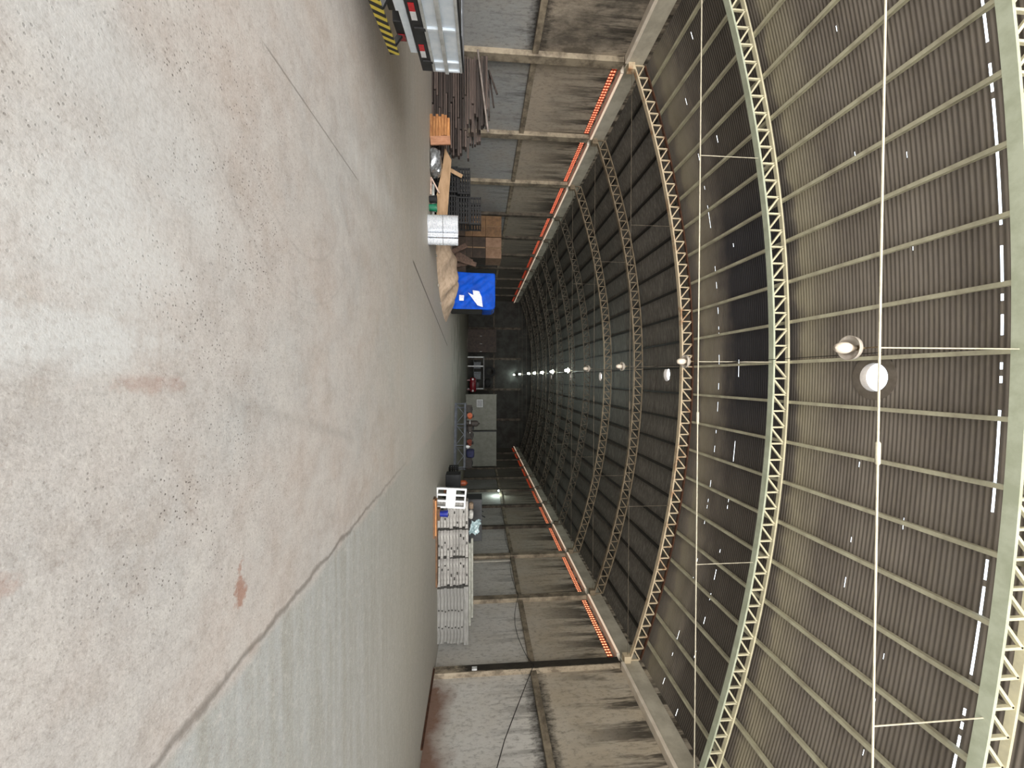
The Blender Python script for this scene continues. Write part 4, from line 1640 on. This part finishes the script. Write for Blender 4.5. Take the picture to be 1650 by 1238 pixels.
# ------------------------------------------------------------------ pale partition near the end, back-wall furniture
PART = pm('partition_pale', '#77786f', '#68695f', 1.5, 0.7)
for i, (xa, xb, lb) in enumerate(((1.9, 5.75, 'pale grey partition panel at the end of the hall, with meter box'), (5.95, 9.75, 'pale grey partition panel joining the side wall at the end'))):
    t = thing('partition_panel', lb, 'partition', ((xa + xb) / 2, 44.0, 0), 0, 'pale partition panels')
    MB().box((-(xb - xa) / 2, 0, 0.05), ((xb - xa) / 2, 0.06, 3.42)).build('panel', PART, t, bevel=0.01)
    for s_ in (-1, 1):
        m = MB()
        m.box((s_ * (xb - xa) / 2 - 0.05, -0.02, 0), (s_ * (xb - xa) / 2 + 0.05, 0.10, 3.45))
        m.build('frame_post', PART if i == 0 or s_ > 0 else DKM, t)
t = thing('meter_box', 'grey meter box fixed to the pale partition above the scrap', 'meter box', (2.85, 43.9, 1.25))
MB().box((-0.42, -0.02, 0), (0.42, 0.1, 0.68)).build('case', TG, t, bevel=0.01)
m = MB()
m.box((-0.36, -0.03, 0.05), (0.36, -0.021, 0.62))
m.build('door', pm('meter_door', '#8e9091', '#7a7c7d', 6, 0.5), t)
m = MB()
m.box((-0.42, -0.03, 0.681), (0.42, 0.10, 0.73))
m.build('hood', DKM, t)

t = thing('end_bench', 'long high workbench against the end wall, tyre on top', 'workbench', (-0.6, 53.5, 0))
m = MB()
m.box((-2.2, -0.5, 2.05), (2.2, 0.5, 2.2))
m.build('top', pm('bench_grey', '#6b6b6b', '#525252', 5, 0.6), t, bevel=0.01)
for x in (-2.1, -0.9, 2.1):
    for y in (-0.42, 0.42):
        m = MB()
        m.box((x - 0.07, y - 0.07, 0), (x + 0.07, y + 0.07, 2.05))
        m.build('leg', TG, t)
m = MB()
m.box((-2.1, -0.4, 0.75), (2.1, 0.4, 0.82))
m.build('shelf', DKM, t)
GREYM = pm('grey_machine', '#5c6266', '#474c50', 5, 0.6)
for i, (x, w_, lb) in enumerate(((-2.05, 0.85, 'grey steel box on the bench shelf at the end wall, cupboard side'), (-0.75, 1.0, 'grey steel box on the bench shelf at the end wall, middle'))):
    t = thing('steel_box', lb, 'box', (x + w_ / 2, 53.5, 0.821), 0, 'steel boxes under the end bench')
    MB().box((-w_ / 2, -0.35, 0), (w_ / 2, 0.35, 0.9)).build('body', GREYM, t, bevel=0.01)
    m = MB()
    m.box((-w_ / 2 + 0.05, -0.365, 0.08), (w_ / 2 - 0.05, -0.352, 0.82))
    m.build('door', GREYM, t)
t = thing('tractor_tyre', 'big black tyre standing on the end bench', 'tyre', (-0.75, 53.5, 2.2))
MB().lathe([(0.45, -0.16), (0.62, -0.2), (0.75, -0.15), (0.75, 0.15), (0.62, 0.2), (0.45, 0.16)], (0, 0, 0.75), 36, 'Y', closed=True).build('tread', RUB, t, smooth=40)
o = blob(26, (1.1, 0.7, 0.9), 0.12, 61, 0.8).build('black_sack', pm('sack_black', '#161616', '#0e0e0e', 8, 0.8), smooth=50)
o.location = (0.75, 53.5, 2.2)
tag(o, 'black lumpy sack on the end bench beside the tyre', 'sack')
t = thing('air_compressor', 'dark red air compressor tank on the floor before the end bench', 'compressor', (0.95, 51.2, 0))
CRED = pm('compressor_red', '#7c1522', '#5f0f19', 6, 0.4)
MB().lathe([(0, -0.95), (0.3, -0.9), (0.42, -0.75), (0.42, 0.75), (0.3, 0.9), (0, 0.95)], (0, 0, 0.72), 28, 'X').build('tank', CRED, t, smooth=40)
for x in (-0.6, 0.6):
    m = MB()
    m.box((x - 0.06, -0.35, 0), (x + 0.06, 0.35, 0.36))
    m.build('foot', CRED, t)
MB().box((-0.35, -0.25, 1.1), (0.35, 0.25, 1.5)).build('pump', DKM, t, bevel=0.04)
for x in (-0.72, 0.74):
    m = MB()
    m.lathe([(0, -0.015), (0.13, -0.015), (0.13, 0.015), (0, 0.015)], (x, -0.42, 0.72), 16, 'Y')
    m.build('gauge', WPL, t, smooth=40)
BRC = pm('cupboard_brown', '#3d3027', '#2b211b', 3, 0.7)
t = thing('brown_cupboard', 'tall dark brown cupboard in the far corner beyond the blue crate', 'cupboard', (-4.9, 54.0, 0))
MB().box((-1.55, -0.4, 0), (1.55, 0.4, 3.8)).build('body', BRC, t, bevel=0.01)
for x in (-1.03, 0, 1.03):
    m = MB()
    m.box((x - 0.49, -0.425, 0.1), (x + 0.49, -0.402, 3.7))
    d_ = m.build('door', BRC, t, bevel=0.01)
    m = MB()
    m.box((x + 0.38, -0.45, 1.6), (x + 0.42, -0.426, 1.9))
    m.build('handle', TG, d_)
m = MB()
m.cbox((0, 0, 0.02), (1.4, 0.2, 0.04))
o = m.build('pale_plank', PALE_POLE)
o.location = (-4.4, 50.5, 0)
tag(o, 'pale plank lying on the floor before the brown cupboard', 'plank')

# ------------------------------------------------------------------ wall fittings on the grey-stack side
t = thing('wall_lamp', 'small glowing lamp on the wall above the grey stack', 'lamp', (WR - 0.0, 33.6, 3.22))
m = MB()
m.tube([(0.02, 0, 0.1), (-0.22, 0, 0.12), (-0.30, 0, 0.04)], 0.016, 8)
m.build('arm', DKM, t, smooth=40)
m = MB()
m.lathe([(0.03, 0.06), (0.12, -0.02), (0.115, -0.025), (0.025, 0.05)], (-0.30, 0, 0), 20, closed=True)
m.build('shade', DKM, t, smooth=40)
MB().lathe([(0, -0.12), (0.05, -0.10), (0.07, -0.05), (0.04, 0.02), (0, 0.03)], (-0.30, 0, 0), 16).build('bulb', emit('wall_bulb_glass', '#e9fff2', 30), t, smooth=60)
ld = bpy.data.lights.new('wall_lamp_light', 'POINT')
ld.energy = 55
ld.color = (0.82, 1.0, 0.92)
ld.shadow_soft_size = 0.07
lo_ = bpy.data.objects.new('wall_lamp_light', ld)
COL.objects.link(lo_)
lo_.parent = t
lo_.location = (-0.34, -0.1, -0.22)
CONW = pm('conduit_white', '#bdb9ae', '#a39f94', 5, 0.6)
m = MB()
m.tube([(0, 0, 0), (0, 0, 2.05)], 0.035, 10)
o = m.build('conduit', CONW, smooth=40)
o.location = (WR + 0.03, 21.4, 1.15)
tag(o, 'pale vertical conduit on the wall above the grey plank stack', 'conduit')
t = thing('switch_box', 'small white switch box on the sooty near column', 'switch', (WR - 0.085, 13.32, 1.27))
MB().box((-0.05, -0.07, 0), (0.0, 0.07, 0.17)).build('case', WPL, t, bevel=0.006)
MB().box((-0.062, -0.02, 0.05), (-0.051, 0.02, 0.12)).build('rocker', TG, t)
CAB = MATS['cable_black']


def cable(name, pts, lb, r=0.012):
    m = MB()
    P = []
    V_ = [Vector(p) for p in pts]
    for i in range(len(V_) - 1):
        for q in range(8):
            P.append(V_[i].lerp(V_[i + 1], q / 8))
    P.append(V_[-1])
    m.tube(P, r, 6)
    return tag(m.build(name, CAB, smooth=50), lb, 'cable')


xc = WR - 0.06
pts = []
for k in range(4, 0, -1):
    for q in range(6):
        f = q / 6
        pts.append((xc - 0.05, YK(k) - BAY * f, 3.27 - 0.34 * math.sin(math.pi * f) * (0.5 if k > 1 else 1)))
pts += [(xc - 0.05, YK(0) + 0.3, 3.2), (xc - 0.05, YK(0), 3.36)]
cable('drooping_cable', pts, 'black cable drooping along the middle beam above the grey stack')
cable('hanging_cable', [(xc - 0.05, YK(0) - 0.02, 3.38), (xc - 0.05, 12.6, 3.05), (xc - 0.05, 11.6, 2.62), (xc - 0.05, 10.6, 2.2), (xc - 0.05, 9.2, 1.75), (xc - 0.05, 7.5, 1.5)], 'black cable sagging across the pale stained panel near the picture edge', 0.014)
m = MB()
m.box((0, 0, 0), (0.06, 2.9, 0.012)).box((0.05, 0, 0.0), (0.062, 2.9, 0.06))
o = m.build('steel_angle', RUSTD)
o.location = (9.58, 10.3, 0)
tag(o, 'long rusty steel angle lying on the floor along the wall foot', 'steel angle')
